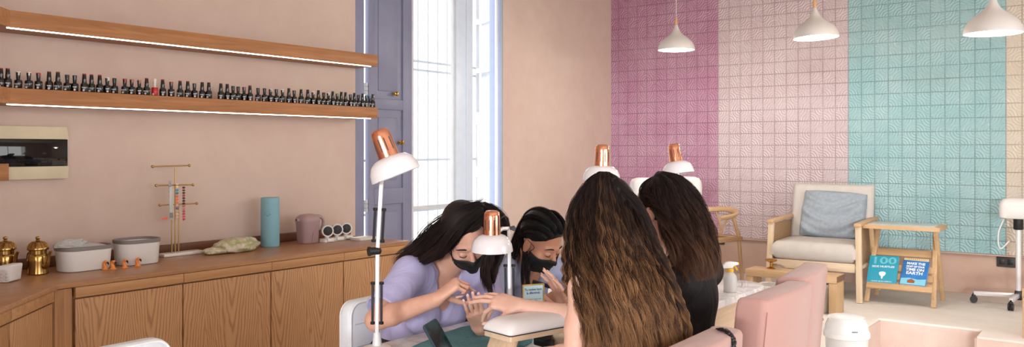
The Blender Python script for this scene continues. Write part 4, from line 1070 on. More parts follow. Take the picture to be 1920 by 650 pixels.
def cushion(name, hx, hy, hz, M, mat, parent, puff=.5, world=False, n=22, folds=0.0):
    """soft pillow-like slab: thickness falls towards a tight edge"""
    m = MB(); vs = []; top = []; bot = []
    for j in range(n + 1):
        for i in range(n + 1):
            u, w = -1 + 2 * i / n, -1 + 2 * j / n
            e = (1 - abs(u) ** 5) * (1 - abs(w) ** 5); th = hz * (puff + (1 - puff) * (max(0, e)) ** .5)
            sx = 1 - .04 * (1 - abs(u)) * 0 - .03 * w * w * (1 if puff < .4 else .1); sy = 1 - .03 * u * u * (1 if puff < .4 else .1)
            if i in (0, n) or j in (0, n): th *= .6 if puff > .4 else .1
            if folds: th += folds * max(0, e) ** .4 * (math.sin(9 * (w - .5 * u * u) + 1.4 * u) * .6 + math.sin(17 * (w - .6 * u * u) - 2 * u + 1) * .35) * (.55 + .45 * abs(u))
            top.append(M @ Vector((u * hx * sx, w * hy * sy, th))); bot.append(M @ Vector((u * hx * sx, w * hy * sy, -th)))
    N = (n + 1) ** 2; fs = []
    for j in range(n):
        for i in range(n):
            a = j * (n + 1) + i; fs.append((a, a + 1, a + n + 2, a + n + 1)); fs.append((N + a, N + a + n + 1, N + a + n + 2, N + a + 1))
    for i in range(n):
        for a, b_ in ((i, i + 1), (n * (n + 1) + i + 1, n * (n + 1) + i), ((i + 1) * (n + 1), i * (n + 1)), (i * (n + 1) + n, (i + 1) * (n + 1) + n)): fs.append((a, N + a, N + b_, b_))
    m.add(top + bot, fs); return m.build(name, mat, parent, smooth=180 if puff < .4 else 65, world=world)
cushion('seat_cushion', W - .02, D + .015, .078, Matrix.Translation((0, -.01, .375)), 'cushion_grey', ac, .82)
Mb = Matrix.Translation((0, D - .035, .63)) @ Matrix.Rotation(math.radians(90 - 12), 4, 'X')
cushion('back_cushion', W - .015, .265, .062, Mb, 'cushion_grey', ac, .8)
pl_ = thing('pillow', 'grey blue pillow leaning on the back of the armchair', 'pillow', ac.location + Vector((.045, .10, .455)), .06)
pm_ = Matrix.Translation((-.015, .085, .185)) @ Matrix.Rotation(math.radians(90 - 20), 4, 'X') @ Matrix.Rotation(-.05, 4, 'Z')
pi = cushion('pillow_cover', .262, .205, .085, pm_, 'pillow_blue', pl_, .12, n=48, folds=.022)

# side table with tilted magazine shelf
st = thing('magazine_table', 'teak side table with slanted magazine shelf', 'side table', (3.05, 7.26, PZ0), .03)
hx_, hy_, ht_ = .245, .17, .575
for s in (-1, 1):
    m = MB(); m.beam((s * (hx_ - .005), -hy_ - .035, .001), (s * (hx_ - .035), hy_ - .08, ht_), .026, .036, .004, up=(1, 0, 0)); m.build('leg', 'teak', st, world=False)
    m = MB(); m.beam((s * (hx_ + .0), hy_ + .02, .001), (s * (hx_ - .012), -hy_ + .10, ht_), .026, .034, .004, up=(1, 0, 0)); m.build('leg', 'teak', st, world=False)
m = MB(); m.loft([[(x, y, z) for x, y in rrect(hx_ + .035, hy_ + .02, .02, 4)] for z in (ht_, ht_ + .004, ht_ + .028, ht_ + .03)]); tp = m.build('top_frame', 'teak_x', st, world=False)
plain('frosted_inset', (190, 200, 198), .25)
m = MB(); m.box((0, 0, ht_ + .0315), (2 * hx_ - .01, 2 * hy_ - .02, .004), .001); m.build('top_inset', 'frosted_inset', tp, world=False)
SA = Vector((0, -hy_ - .035, .135)); SB = Vector((0, -.005, .365))     # slanted shelf from front lip up to the rear rail
sdir = (SB - SA).normalized(); snor = Vector((0, -sdir.z, sdir.y))
Ms = Matrix((Vector((1, 0, 0)), sdir, snor)).transposed().to_4x4(); 
m = MB()
for k in range(3):
    Mk = Ms.copy(); Mk.translation = SA + sdir * (.02 + .08 * k) - snor * .012; m.prism(rrect(hx_ - .02, .028, .003, 2), .008, Mk)
m.build('slanted_shelf', 'teak_x', st, world=False)
m = MB(); m.box(SA + snor * .016 - sdir * .012, (2 * hx_ - .02, .05, .018), .003, Ms.to_3x3()); m.build('front_lip', 'teak_x', st, world=False)
m = MB(); m.box(SB - snor * .010 + sdir * .02, (2 * hx_ - .03, .06, .016), .003, Ms.to_3x3()); m.build('rear_rail', 'teak_x', st, world=False)
plain('book_cyan', (36, 160, 190), .35, var=.04); plain('book_blue', (34, 118, 190), .35, var=.25, scale=9); plain('page_white', (232, 228, 218), .7); plain('book_ink_white', (236, 240, 244), .5); plain('book_teal_light', (110, 196, 210), .5); plain('notebook_cream', (228, 208, 164), .7)
WS = wmat(st)
def book(label, x0, w, h, cover, t_=.016, lift=.0, tilt=0.0):
    M = WS @ Ms.copy(); loc = SA + sdir * (.006 + h / 2) + snor * (.0 + lift); Mx = Ms.copy(); Mx.translation = loc + Vector((x0, 0, 0)); M = WS @ Mx @ Matrix.Rotation(tilt, 4, 'Z')
    o = thing('book', label, 'book', M.translation)
    m = MB(); m.prism(rrect(w / 2 - .002, h / 2 - .002, .001, 1), t_ - .003, M @ Matrix.Translation((0, 0, .0015))); m.build('pages', 'page_white', o)
    m = MB(); m.prism(rrect(w / 2, h / 2, .002, 2), .0015, M); m.prism(rrect(w / 2, h / 2, .002, 2), .0015, M @ Matrix.Translation((0, 0, t_ - .0015))); m.box(M @ Vector((-w / 2 + .001, 0, t_ / 2)), (.002, h, t_), 0, M.to_3x3()); m.build('cover', cover, o)
    return o, M @ Matrix.Translation((0, 0, t_ + .0002))
o, M = book('cyan book with large pale number on its cover, left on the slanted shelf', -.135, .215, .265, 'book_cyan', .016, .0, .03)
text('title_number', '100', .088, M @ Matrix.Translation((0, .085, 0)), 'book_teal_light', o, .0003, bold=.002, width=.165)
text('title', 'SIDE HUSTLES', .024, M @ Matrix.Translation((0, .030, 0)), 'book_ink_white', o, .0003, bold=.0006, width=.165)
text('author', 'CHRIS GUILLEBEAU', .015, M @ Matrix.Translation((0, -.108, 0)), 'book_ink_white', o, .0003, width=.15)
m = MB(); Mz = M @ Matrix.Translation((.0, -.038, 0)); rr_ = [(.024 * math.cos(a) * (1 + .12 * math.sin(3 * a)), .024 * math.sin(a) * (1 + .1 * math.cos(2 * a))) for a in np.linspace(0, 2 * PI, 24, endpoint=False)]
m.prism(rr_, .0004, Mz); m.prism([(-.008, -.022), (.008, -.022), (.004, -.045), (-.004, -.045)], .0004, Mz); m.build('cover_emblem', 'book_ink_white', o)
o, M = book('blue travel book with white title and a small building, right on the slanted shelf', .098, .185, .225, 'book_blue', .018, .018, -.03)
for y_, s_, l_ in ((.084, .030, 'MAKE THE'), (.056, .021, 'MOST OF YOUR'), (.028, .032, 'TIME ON'), (-.004, .036, 'EARTH')): text('title', l_, s_, M @ Matrix.Translation((0, y_, 0)), 'book_ink_white', o, .0003, bold=.0012, width=.13 if l_ != 'EARTH' else .115)
plain('cover_sea', (128, 200, 224), .5); plain('cover_hut', (150, 84, 50), .6)
m = MB(); m.prism([(-.088, -.108), (.088, -.108), (.088, -.05), (.03, -.058), (-.03, -.048), (-.088, -.056)], .0003, M); m.build('cover_sea', 'cover_sea', o)
m = MB(); m.prism([(-.04, -.094), (.012, -.094), (.012, -.074), (.018, -.074), (-.014, -.056), (-.046, -.074), (-.04, -.074)], .0006, M); m.build('cover_hut', 'cover_hut', o)
o, M = book('cream ruled notebook standing behind the blue travel book', .095, .175, .262, 'notebook_cream', .010, .004, 0)
m = MB()
for k in range(12): m.box(M @ Vector((-.075 + .0135 * k, .122, .0004)), (.003, .012, .0008), 0, M.to_3x3())
m.build('binding_holes', 'cover_hut', o)

# two low wooden benches
def bench(label, x0, x1, y0, y1, h):
    o = thing('bench', label, 'bench', ((x0 + x1) / 2, (y0 + y1) / 2, PZ0), 0, 'low wooden benches')
    w, d = (x1 - x0) / 2, (y1 - y0) / 2
    m = MB(); m.box((0, 0, h - .026), (2 * w, 2 * d, .052), .004); s_ = m.build('seat', 'teak_x', o, world=False)
    m = MB(); m.box((w + .0003, 0, h - .026), (.002, 2 * d - .012, .042), .001); m.build('end_grain', 'end_grain', s_, world=False)
    for s in (-1, 1):
        m = MB(); m.box((s * (w - .03), 0, (h - .053) / 2 + .0005), (.056, 2 * d - .01, h - .054), .004); m.build('leg', 'teak', o, world=False)
    return o
bench('low teak bench in front of the armchair with a brass tap on it', 2.12, 2.80, 6.30, 6.50, .285)
bench('low teak bench cut off by the right edge of the picture', 3.95, 4.65, 6.27, 6.47, .315)
# brass tap on the bench
BZ = PZ0 + .285
p = P(1432, 498, 6.62); p = Vector((2.28, 6.42, BZ))
o = thing('tap', 'small brass tap with round knob standing on the teak bench', 'tap', p)
m = MB(); m.lathe([(0, .0005), (.03, .0005), (.031, .006), (.024, .012), (.011, .016), (.011, .05), (.0, .05)], n=24); m.build('stem', 'brass', o, world=False)
m = MB(); m.lathe([(.0, .05), (.02, .05), (.042, .06), (.044, .07), (.03, .078), (.0, .079)], n=24); m.build('knob', 'brass', o, world=False)
m = MB(); m.tube([(.01, 0, .03), (.07, -.01, .034), (.11, -.016, .02)], [.010, .009, .008], 10); m.build('spout', 'chrome', o, world=False)
# white basin and bin under the bench
o = thing('foot_basin', 'white rectangular foot basin in front of the teak bench', 'basin', (2.425, 6.17, PZ0))
def rr2(hx, hy, z, r=.03): return [(x, y, z) for x, y in rrect(hx, hy, r, 5)]
m = MB(); m.loft([rr2(.118, .090, .001), rr2(.146, .106, .19), rr2(.158, .118, .192), rr2(.158, .118, .204), rr2(.140, .100, .204), rr2(.110, .08, .02)]); m.build('shell', 'white_plastic', o, world=False)
m = MB(); m.loft([rr2(.134, .094, .20), rr2(.10, .07, .207), rr2(.03, .03, .19)], cap=True); m.build('liner', 'clear_bag', o, world=False)
o = thing('bucket', 'round white bucket under the right end of the teak bench', 'bucket', (2.64, 6.40, PZ0))
m = MB(); m.lathe([(0, .001), (.072, .001), (.078, .01), (.088, .19), (.094, .192), (.094, .208), (.088, .212), (.0, .214)], n=40); m.build('shell', 'white_plastic', o, world=False)
m = MB(); m.lathe([(.0955, .190), (.097, .196), (.097, .206), (.0955, .212)], n=40, cap=False); m.build('rim', 'spray_white', o, world=False)

# curved wooden chair by the tiled wall
wc = thing('wooden_chair', 'light wooden chair with a curved rail, half hidden by the client in black', 'chair', (1.42, 7.18, PZ0), -.25)
m = MB(); pts = spline([(-.25, -.14, .60), (-.24, .08, .615), (-.14, .22, .64), (.0, .26, .65), (.14, .22, .64), (.24, .08, .615), (.25, -.14, .60)], 40)
m.tube([Vector(q) for q in pts], [lerp(.017, .02, math.sin(PI * i / 39)) for i in range(40)], 10, 1.3); m.build('top_rail', 'teak_x', wc, world=False)
for s in (-1, 1):
    m = MB(); m.tube([Vector(q) for q in spline([(s * .22, .22, .001), (s * .21, .19, .38), (s * .225, .12, .52), (s * .24, .06, .61)], 14)], .016, 10); m.build('leg', 'teak', wc, world=False)
    m = MB(); m.tube([(s * .23, -.21, .001), (s * .23, -.20, .40)], .017, 10); m.build('leg', 'teak', wc, world=False)
m = MB(); m.tube([Vector(q) for q in spline([(0, .20, .39), (-.02, .22, .5), (-.09, .25, .63)], 10)], .009, 8, 1.8); m.tube([Vector(q) for q in spline([(0, .20, .39), (.02, .22, .5), (.09, .25, .63)], 10)], .009, 8, 1.8); m.build('back_splat', 'teak', wc, world=False)
m = MB(); m.loft([[(a * q, b * q, z) for a, b in rrect(.245, .215, .03, 4)] for q, z in ((.96, .385), (1, .39), (1, .418), (.95, .424), (.5, .416))]); m.build('woven_seat', 'cane', wc, world=False)

# facial steamers on castors
def steamer(label, x, y, z_head, rz, flip=1):
    o = thing('facial_steamer', label, 'steamer', (x, y, PZ0), rz, None)
    hz = z_head - PZ0
    m = MB()
    def hr(k, z, ky=1): return [(-.0 + a, b, z) for a, b in rrect(.125 * k, .085 * k * ky, .05 * k, 6)]
    m.loft([hr(.90, hz - .085), hr(1.0, hz - .078), hr(1.02, hz - .02), hr(.98, hz + .03), hr(.85, hz + .058), hr(.55, hz + .072)]); hd = m.build('housing', 'white_plastic', o, smooth=50, world=False)
    m = MB()
    for k in range(2): m.box((.05 + .022 * k, -.0855, hz - .04), (.012, .006, .022), .002)
    m.build('switch', 'black_plastic', hd, world=False)
    m = MB(); m.lathe([(.03, hz - .17), (.034, hz - .165), (.034, hz - .09), (.028, hz - .084)], n=24); m.build('collar', 'black_plastic', o, world=False)
    m = MB(); m.lathe([(.0, hz - .19), (.04, hz - .185), (.045, hz - .12), (.035, hz - .085)], (-.085, 0, 0), 24, cap=False); m.build('water_jar', 'pane_glass', o, world=False)
    m = MB(); m.cyl((0, 0, .09), (0, 0, hz - .15), .019); m.build('pole', 'metal_white', o, world=False)
    m = MB(); m.box((0, 0, .085), (.05, .06, .07), .008); m.build('hub', 'black_plastic', o, world=False)
    for a, L in ((PI + .05, .30), (-PI / 2 - .15, .24), (PI / 2 - .3, .22), (.25, .26)):
        e = Vector((math.cos(a) * L, math.sin(a) * L, .075)); m = MB(); m.beam((0, 0, .085), e, .026, .034, .004); m.build('foot_bar', 'metal_white', o, world=False)
        m = MB(); c = Vector((e.x, e.y, .028)); q = Vector((-math.sin(a), math.cos(a), 0)); m.cyl(c - q * .017, c - q * .004, .027, n=18); m.cyl(c + q * .004, c + q * .017, .027, n=18); m.cyl(c, c + Vector((0, 0, .05)), .007, n=8); m.box(c + Vector((0, 0, .03)), (.03, .034, .02), .006); m.build('caster', 'black_plastic', o, world=False)
    m = MB(); m.tube([Vector(q) for q in spline([(-.09, -.02, hz - .08), (-.13, -.04, hz - .2), (-.12, -.03, hz - .32), (-.06, -.01, hz - .26)], 16)], .005, 8); m.build('hose', 'white_plastic', o, world=False)
    return o
steamer('white facial steamer on castors at the right edge, in front of the teal tiles', 3.80, 7.53, .975, .05)
steamer('white facial steamer head below the farthest desk lamp, against the purple tiles', 1.60, 6.36, 1.125, .3)
steamer('pale facial steamer top showing between the heads of the two clients', 1.10, 6.62, 1.10, .9)

# swing-top bin on the lower floor
o = thing('waste_bin', 'white swing-top waste bin standing by the step', 'bin', (3.315, 4.66, 0))
R = .108
m = MB(); m.lathe([(0, .001), (R * .80, .001), (R * .84, .01), (R * .98, .43), (R * 1.0, .44)], n=44); m.build('body', 'white_plastic', o, world=False)
m = MB(); m.lathe([(R * 1.03, .432), (R * 1.07, .436), (R * 1.07, .458), (R * 1.02, .464), (R * .97, .50), (R * .82, .535)], n=44, cap=False); lidm = m.build('lid', 'spray_white', o, world=False)
m = MB()
for k in range(9):
    u = -1 + k / 4
    pass
rgs = []
for i in range(13):
    u = -1 + 2 * i / 12; h_ = .552 - .030 * (abs(u) ** 2.2) ; ww = R * .86 * math.sqrt(max(.02, 1 - (u * .93) ** 2))
    rgs.append([(v_ * ww, u * R * .86, h_ - .012 * abs(v_) ** 3) for v_ in np.linspace(-1, 1, 13)])
m.loft(rgs, cap=False, closed=False); m.lathe([(R * .82, .53), (R * .80, .528)], n=44); m.build('swing_flap', 'spray_white', lidm, world=False, smooth=80)
m = MB(); q = -FW; m.box((q.x * R * 1.0 + .0, q.y * R * 1.0, .478), (.03, .008, .006), .002, (0, 0, YAW)); m.build('lid_catch', 'grey_plastic', lidm, world=False)

# ------------------------------------------------------------------ pendant lamps
plain('pendant_white', (206, 200, 194), .55, var=.01)
emit('pendant_glow', (255, 246, 232), 7.0)
wood('pendant_wood', (196, 142, 92), (214, 164, 112), 'Z', 1)
PEND = [((1268, 94), 7.05, 'pendant lamp over the purple tiles, leftmost of three'), ((1530, 71), 5.85, 'pendant lamp before the pink tiles, middle of three'), ((1862, 63), 4.80, 'pendant lamp before the teal tiles, largest and nearest of three')]
proto = None
for i, ((px, py), d, lab) in enumerate(PEND):
    p = P(px, py, d)
    if proto is None:
        o = proto = thing('pendant_lamp', lab, 'lamp', group='white pendant lamps'); R = .150
        pr = [(.150, .0), (.1515, .012), (.146, .036), (.128, .068), (.096, .098), (.062, .122), (.036, .148), (.022, .176), (.016, .200), (.012, .206)]
        m = MB(); m.lathe(pr, n=48, cap=False); m.lathe([(a - .004, b - .002 if k else b) for k, (a, b) in enumerate(pr)][::-1], n=48, cap=False); m.lathe([(.146, .0), (.150, .0)], n=48, cap=False); m.build('shade', 'pendant_white', o, smooth=70, world=False)
        m = MB(); m.lathe([(.143, .006), (.10, .004), (.0, .003)], n=48, cap=False); m.build('diffuser', 'pendant_glow', o, world=False)
        m = MB(); m.lathe([(0, .205), (.011, .205), (.0125, .21), (.010, .268), (.0, .27)], n=18); m.build('wood_neck', 'pendant_wood', o, world=False)
        m = MB(); m.cyl((0, 0, .268), (0, 0, H - 2.2), .0035, n=8); m.build('cord', 'pendant_white', o, world=False)
        cz_ = H - 2.2
        m = MB(); m.lathe([(0, cz_ - .03), (.045, cz_ - .028), (.05, cz_ - .002), (0, cz_)], n=24); m.build('ceiling_rose', 'pendant_white', o, world=False)
    else: o = copy_tree(proto); o['label'] = lab
    o.location = p
    if i == 1: o.rotation_euler = (0, math.radians(-2.5), 0)
    for ch in [c for c in bpy.data.objects if c.parent is o]:
        if ch.name.startswith('cord'): ch.scale = (1, 1, (H - p.z) / (H - 2.2))
        if ch.name.startswith('ceiling_rose'): ch.location.z = (H - p.z) - (H - 2.2)
# ================================================================== PEOPLE
def nv(v): 
    v = np.array(v, float); return v / np.linalg.norm(v)
def A3(v): return np.array(v, float)
nFW, nRT, nZ = A3(FW), A3(RT), A3((0, 0, 1))
def skin_mat(name, c, c2):
    t = NT(name); v = t.coord(); n = t.noise(v, 18, 4, .6); t.base(t.ramp(n, [(.3, lin(c2)), (.7, lin(c))])); t.set(Roughness=.48)
    t.b.inputs['Subsurface Weight'].default_value = .12; t.b.inputs['Subsurface Radius'].default_value = (.012, .005, .003); t.b.inputs['Subsurface Scale'].default_value = 1.0
    t.bump(t.noise(v, 220, 2), .05, .001); MAT[name] = t.m
skin_mat('skin_light', (226, 178, 156), (214, 160, 138)); skin_mat('skin_tan', (204, 150, 122), (190, 132, 104)); skin_mat('skin_pale', (232, 190, 170), (224, 174, 154))
def cloth(name, c, c2, fold=.5, scale=7):
    t = NT(name); v = t.coord(); n = t.noise(t.mapping(v, (1.6, 1.6, .7), rot=(.4, .3, .2)), scale, 3, .5, 1.4); t.base(t.ramp(t.noise(v, 5, 3), [(.3, lin(c2)), (.7, lin(c))])); t.set(Roughness=.85)
    t.bump(n, fold, .03); MAT[name] = t.m
cloth('scrub_lavender', (186, 182, 222), (178, 174, 215), .42, 5); cloth('scrub_blue', (176, 184, 218), (168, 176, 210), .42, 5); cloth('black_cotton', (24, 20, 22), (17, 15, 17), .4); cloth('dark_trousers', (52, 52, 62), (42, 42, 52)); cloth('cream_top', (222, 206, 192), (212, 194, 180)); cloth('denim', (70, 84, 110), (58, 72, 98))
plain('brow_dark', (42, 28, 24), .8); plain('lip_rose', (186, 104, 98), .4); plain('nail_pink', (236, 190, 184), .25); plain('shoe_white', (220, 220, 220), .6)
t = NT('mask_black'); v = t.coord(); t.base(t.ramp(t.noise(v, 60, 2), [(.3, lin((16, 18, 19))), (.7, lin((26, 28, 29)))])); t.set(Roughness=.62); MAT['mask_black'] = t.m
def hair_mat(name, stops, var=.35, rough=.42):
    """colour runs from root to tip along each strand, with strand to strand variation"""
    t = NT(name); at = t.n('ShaderNodeAttribute', attribute_name='strand'); sp = t.n('ShaderNodeSeparateColor'); t.l(at.outputs['Color'], sp.inputs[0])
    f = t.math('ADD', sp.outputs[0], t.math('MULTIPLY', t.math('SUBTRACT', sp.outputs[1], .5), var))
    nz = t.n('ShaderNodeTexNoise', noise_dimensions='1D'); t.l(t.math('MULTIPLY', sp.outputs[2], 60.0), nz.inputs['W']); nz.inputs['Scale'].default_value = 1.0; nz.inputs['Detail'].default_value = 3.0
    on = t.math('GREATER_THAN', sp.outputs[2], .01); f = t.math('ADD', f, t.math('MULTIPLY', on, t.math('MULTIPLY', t.math('SUBTRACT', nz.outputs[0], .5), var * 1.6)))
    t.bump(nz.outputs[0], .5, .004)
    t.base(t.ramp(f, [(p, lin(c)) for p, c in stops])); t.set(Roughness=rough); t.b.inputs['Specular IOR Level'].default_value = .2; MAT[name] = t.m
hair_mat('hair_wavy', [(.0, (28, 20, 19)), (.33, (40, 28, 25)), (.55, (74, 51, 38)), (.78, (122, 86, 58)), (1.0, (172, 128, 88))], .7, .5)
hair_mat('hair_brunette', [(.0, (30, 22, 20)), (.4, (42, 29, 26)), (.72, (70, 47, 37)), (1.0, (108, 76, 57))], .4)
hair_mat('hair_dark', [(.0, (32, 25, 25)), (.5, (44, 34, 32)), (1.0, (66, 49, 44))], .5, .46)
hair_mat('hair_black', [(.0, (24, 22, 24)), (.5, (32, 28, 31)), (1.0, (54, 44, 44))], .5, .38)

def head_frame(c, yaw, pitch, roll, s=1.0):
    """columns: face direction, head's left, head's up; yaw from world +x, pitch down, roll towards the left ear"""
    Rm = Matrix.Rotation(yaw, 3, 'Z') @ Matrix.Rotation(pitch, 3, 'Y') @ Matrix.Rotation(-roll, 3, 'X')
    M = np.eye(4); M[:3, :3] = np.array(Rm); M[:3, 3] = c; M[3, 3] = s; return M
def tp(M, p): return M[:3, :3] @ A3(p) * M[3, 3] + M[:3, 3]
def head_prims(M, s=1.0):
    s = M[3, 3]; R = M[:3, :3]; E = lambda c, r, k=.012: ell(tp(M, c), A3(r) * s, R, k); K = lambda a, r0, b, r1, k=.006: cap(tp(M, a), r0 * s, tp(M, b), r1 * s, k)
    p = [E((-.014, 0, .032), (.096, .075, .086)), E((.028, 0, -.028), (.060, .060, .088), .02), E((.032, 0, -.078), (.046, .044, .034), .018), E((.066, 0, -.100), (.018, .020, .014), .012)]
    for sg in (-1, 1): p += [E((.050, sg * .036, -.034), (.030, .028, .026), .014)]
    p += [E((.070, 0, .022), (.018, .048, .014), .012)]
    for sg in (-1, 1): p += [neg(E((.096, sg * .032, .0), (.016, .019, .011), .008)), E((.0745, sg * .031, -.002), (.0125, .0145, .0115), .003)]
    p += [K((.084, 0, .004), .0075, (.104, 0, -.034), .0105), E((.098, .010, -.038), (.010, .007, .007), .005), E((.098, -.010, -.038), (.010, .007, .007), .005)]
    p += [E((.0855, 0, -.062), (.010, .022, .0055), .004), E((.084, 0, -.0725), (.010, .019, .0065), .004), E((.078, 0, -.087), (.012, .018, .008), .008)]
    for sg in (-1, 1):
        p += [E((-.006, sg * .076, -.010), (.018, .0075, .030), .004), E((-.004, sg * .078, -.034), (.009, .006, .010), .004), neg(E((-.001, sg * .086, -.006), (.009, .006, .017), .003))]
    return p
def face_parts(M, parent, eyes=True, lips=True):
    P_ = lambda q: Vector(tp(M, q))
    for sg in (-1, 1):
        m = MB(); m.tube([P_(q) for q in spline([(.085, sg * .012, .0225), (.0855, sg * .026, .0285), (.078, sg * .042, .026), (.068, sg * .052, .018)], 12)], [.0022, .0030, .0033, .0033, .0033, .0032, .003, .0028, .0024, .002, .0014, .0008], 8); m.build('eyebrow', 'brow_dark', parent)
        m = MB(); m.tube([P_(q) for q in spline([(.0845, sg * .018, -.0068), (.0885, sg * .030, -.0098), (.0805, sg * .0445, -.0060)], 10)], .0013, 6); m.build('eyelashes', 'brow_dark', parent)
    if lips:
        m = MB(); m.tube([P_(q) for q in spline([(.081, -.021, -.066), (.0935, -.008, -.0625), (.0945, 0, -.0635), (.0935, .008, -.0625), (.081, .021, -.066)], 16)], .0042, 8); m.tube([P_(q) for q in spline([(.081, -.020, -.0675), (.0925, 0, -.0735), (.081, .020, -.0675)], 14)], .0042, 8); m.build('lips', 'lip_rose', parent)
def face_mask(M, prims, parent, top=-.024, bot=-.126):
    """pleated mask laid over the lower face"""
    nu, nvv = 33, 22; zc = np.linspace(0, 1, nvv); us = np.radians(np.linspace(-71, 71, nu)); rs = np.arange(.02, .15, .0012); Rr = np.zeros((nvv, nu)); Zz = np.zeros((nvv, nu))
    for j in range(nvv):
        for i in range(nu):
            c = math.cos(us[i]); t0 = top - .014 * (1 - max(0, c) ** .8) + .004 * max(0, c) ** 14; b0 = bot + .040 * (1 - max(0, c) ** .7)
            Zz[j, i] = lerp(t0, b0, zc[j])
    for i in range(nu):
        for j in range(nvv):
            pts = np.stack([rs * math.cos(us[i]) - .012, rs * math.sin(us[i]), np.full_like(rs, Zz[j, i])], 1) @ M[:3, :3].T * M[3, 3] + M[:3, 3]
            d = np.full(len(rs), 9.0)
            for p in prims:
                if p[0] != '-': d = np.minimum(d, _sd(p, pts[:, 0], pts[:, 1], pts[:, 2]))
            k = np.where(d < .001)[0]; Rr[j, i] = rs[k[-1]] if len(k) else .06
    for _ in range(14):
        S = Rr.copy(); S[1:-1] = (Rr[2:] + Rr[:-2]) / 2; T_ = S.copy(); T_[:, 1:-1] = (S[:, 2:] + S[:, :-2]) / 2; Rr = np.maximum(Rr, .5 * Rr + .5 * T_)
    m = MB(); rows = []
    for j in range(nvv):
        row = []
        for i in range(nu):
            pleat = .003 * (1 - abs(((zc[j] * 4.0) % 1) * 2 - 1)) * (.2 < zc[j] < .85) * math.cos(us[i]) ** .5
            r = Rr[j, i] + .0045 + pleat; row.append(Vector(tp(M, (r * math.cos(us[i]) - .012, r * math.sin(us[i]), Zz[j, i]))))
        rows.append(row)
    m.loft(rows, cap=False, closed=False); o = m.build('face_mask', 'mask_black', parent, smooth=60)
    so = o.modifiers.new('thickness', 'SOLIDIFY'); so.thickness = .0018
    for e in (0, -1):
        sg = -1 if e == 0 else 1; a, b = rows[1][e], rows[-2][e]
        m = MB(); m.tube([Vector(q) for q in spline([tuple(a), tuple(tp(M, (.030, sg * .0735, .004))), tuple(tp(M, (.008, sg * .081, .016))), tuple(tp(M, (-.012, sg * .079, .016)))], 16)], .0014, 6); m.build('ear_loop', 'mask_black', o)
        m = MB(); m.tube([Vector(q) for q in spline([tuple(b), tuple(tp(M, (.020, sg * .066, -.048))), tuple(tp(M, (-.004, sg * .077, -.043))), tuple(tp(M, (-.016, sg * .075, -.03)))], 16)], .0014, 6); m.build('ear_loop', 'mask_black', o)
    return o
def torso(P0, Nb, L, Rr, g=0.0, bust=True, k=.03):
    P0, Nb, L, Rr = map(A3, (P0, Nb, L, Rr)); U = nv(Nb - P0); h = np.linalg.norm(Nb - P0); Lv = L - Rr; Lv = nv(Lv - U * (Lv @ U)); F = np.cross(Lv, U); R = np.stack([F, Lv, U], 1); G = A3((g, g, g))
    p = [ell(P0, A3((.115, .162, .115)) + G, R, k), ell(P0 + U * .36 * h, A3((.092, .124, .15)) + G, R, k), ell(P0 + U * .70 * h + F * .004, A3((.100, .140, .15)) + G, R, k)]
    for s in (L, Rr): p += [cap(s, .047 + g, Nb - U * .055, .066 + g, k), cap(Nb - U * .015, .050 + g * .6, Nb * .5 + s * .5, .040 + g, k)]
    if bust:
        for s in (-1, 1): p.append(ell(P0 + U * .62 * h + F * .078 + Lv * s * .068, A3((.052, .060, .062)) + G, R, k))
    return p, (F, Lv, U, h)
def legs(P0, F, Lv, g=0.0, knee=.42, floor=.0, foot=True):
    p = []; Fh = nv((F[0], F[1], 0)); Lh = nv((Lv[0], Lv[1], 0))
    for s in (-1, 1):
        hip = P0 + Lh * .085 * s; kn = A3(P0) + Lh * .10 * s + Fh * knee; kn[2] = P0[2] - .03; an = kn + Fh * (-.04); an[2] = floor + .09
        p += [cap(hip, .085 + g, kn, .058 + g, .02), cap(kn, .056 + g, an, .036 + g * 1.2, .015)]
        if foot: p += [cap(an, .036, an + A3((0, 0, -.05)), .034, .01), cap(an + A3((0, 0, -.055)) - Fh * .03, .03, an + A3((0, 0, -.062)) + Fh * .14, .024, .01)]
    return p
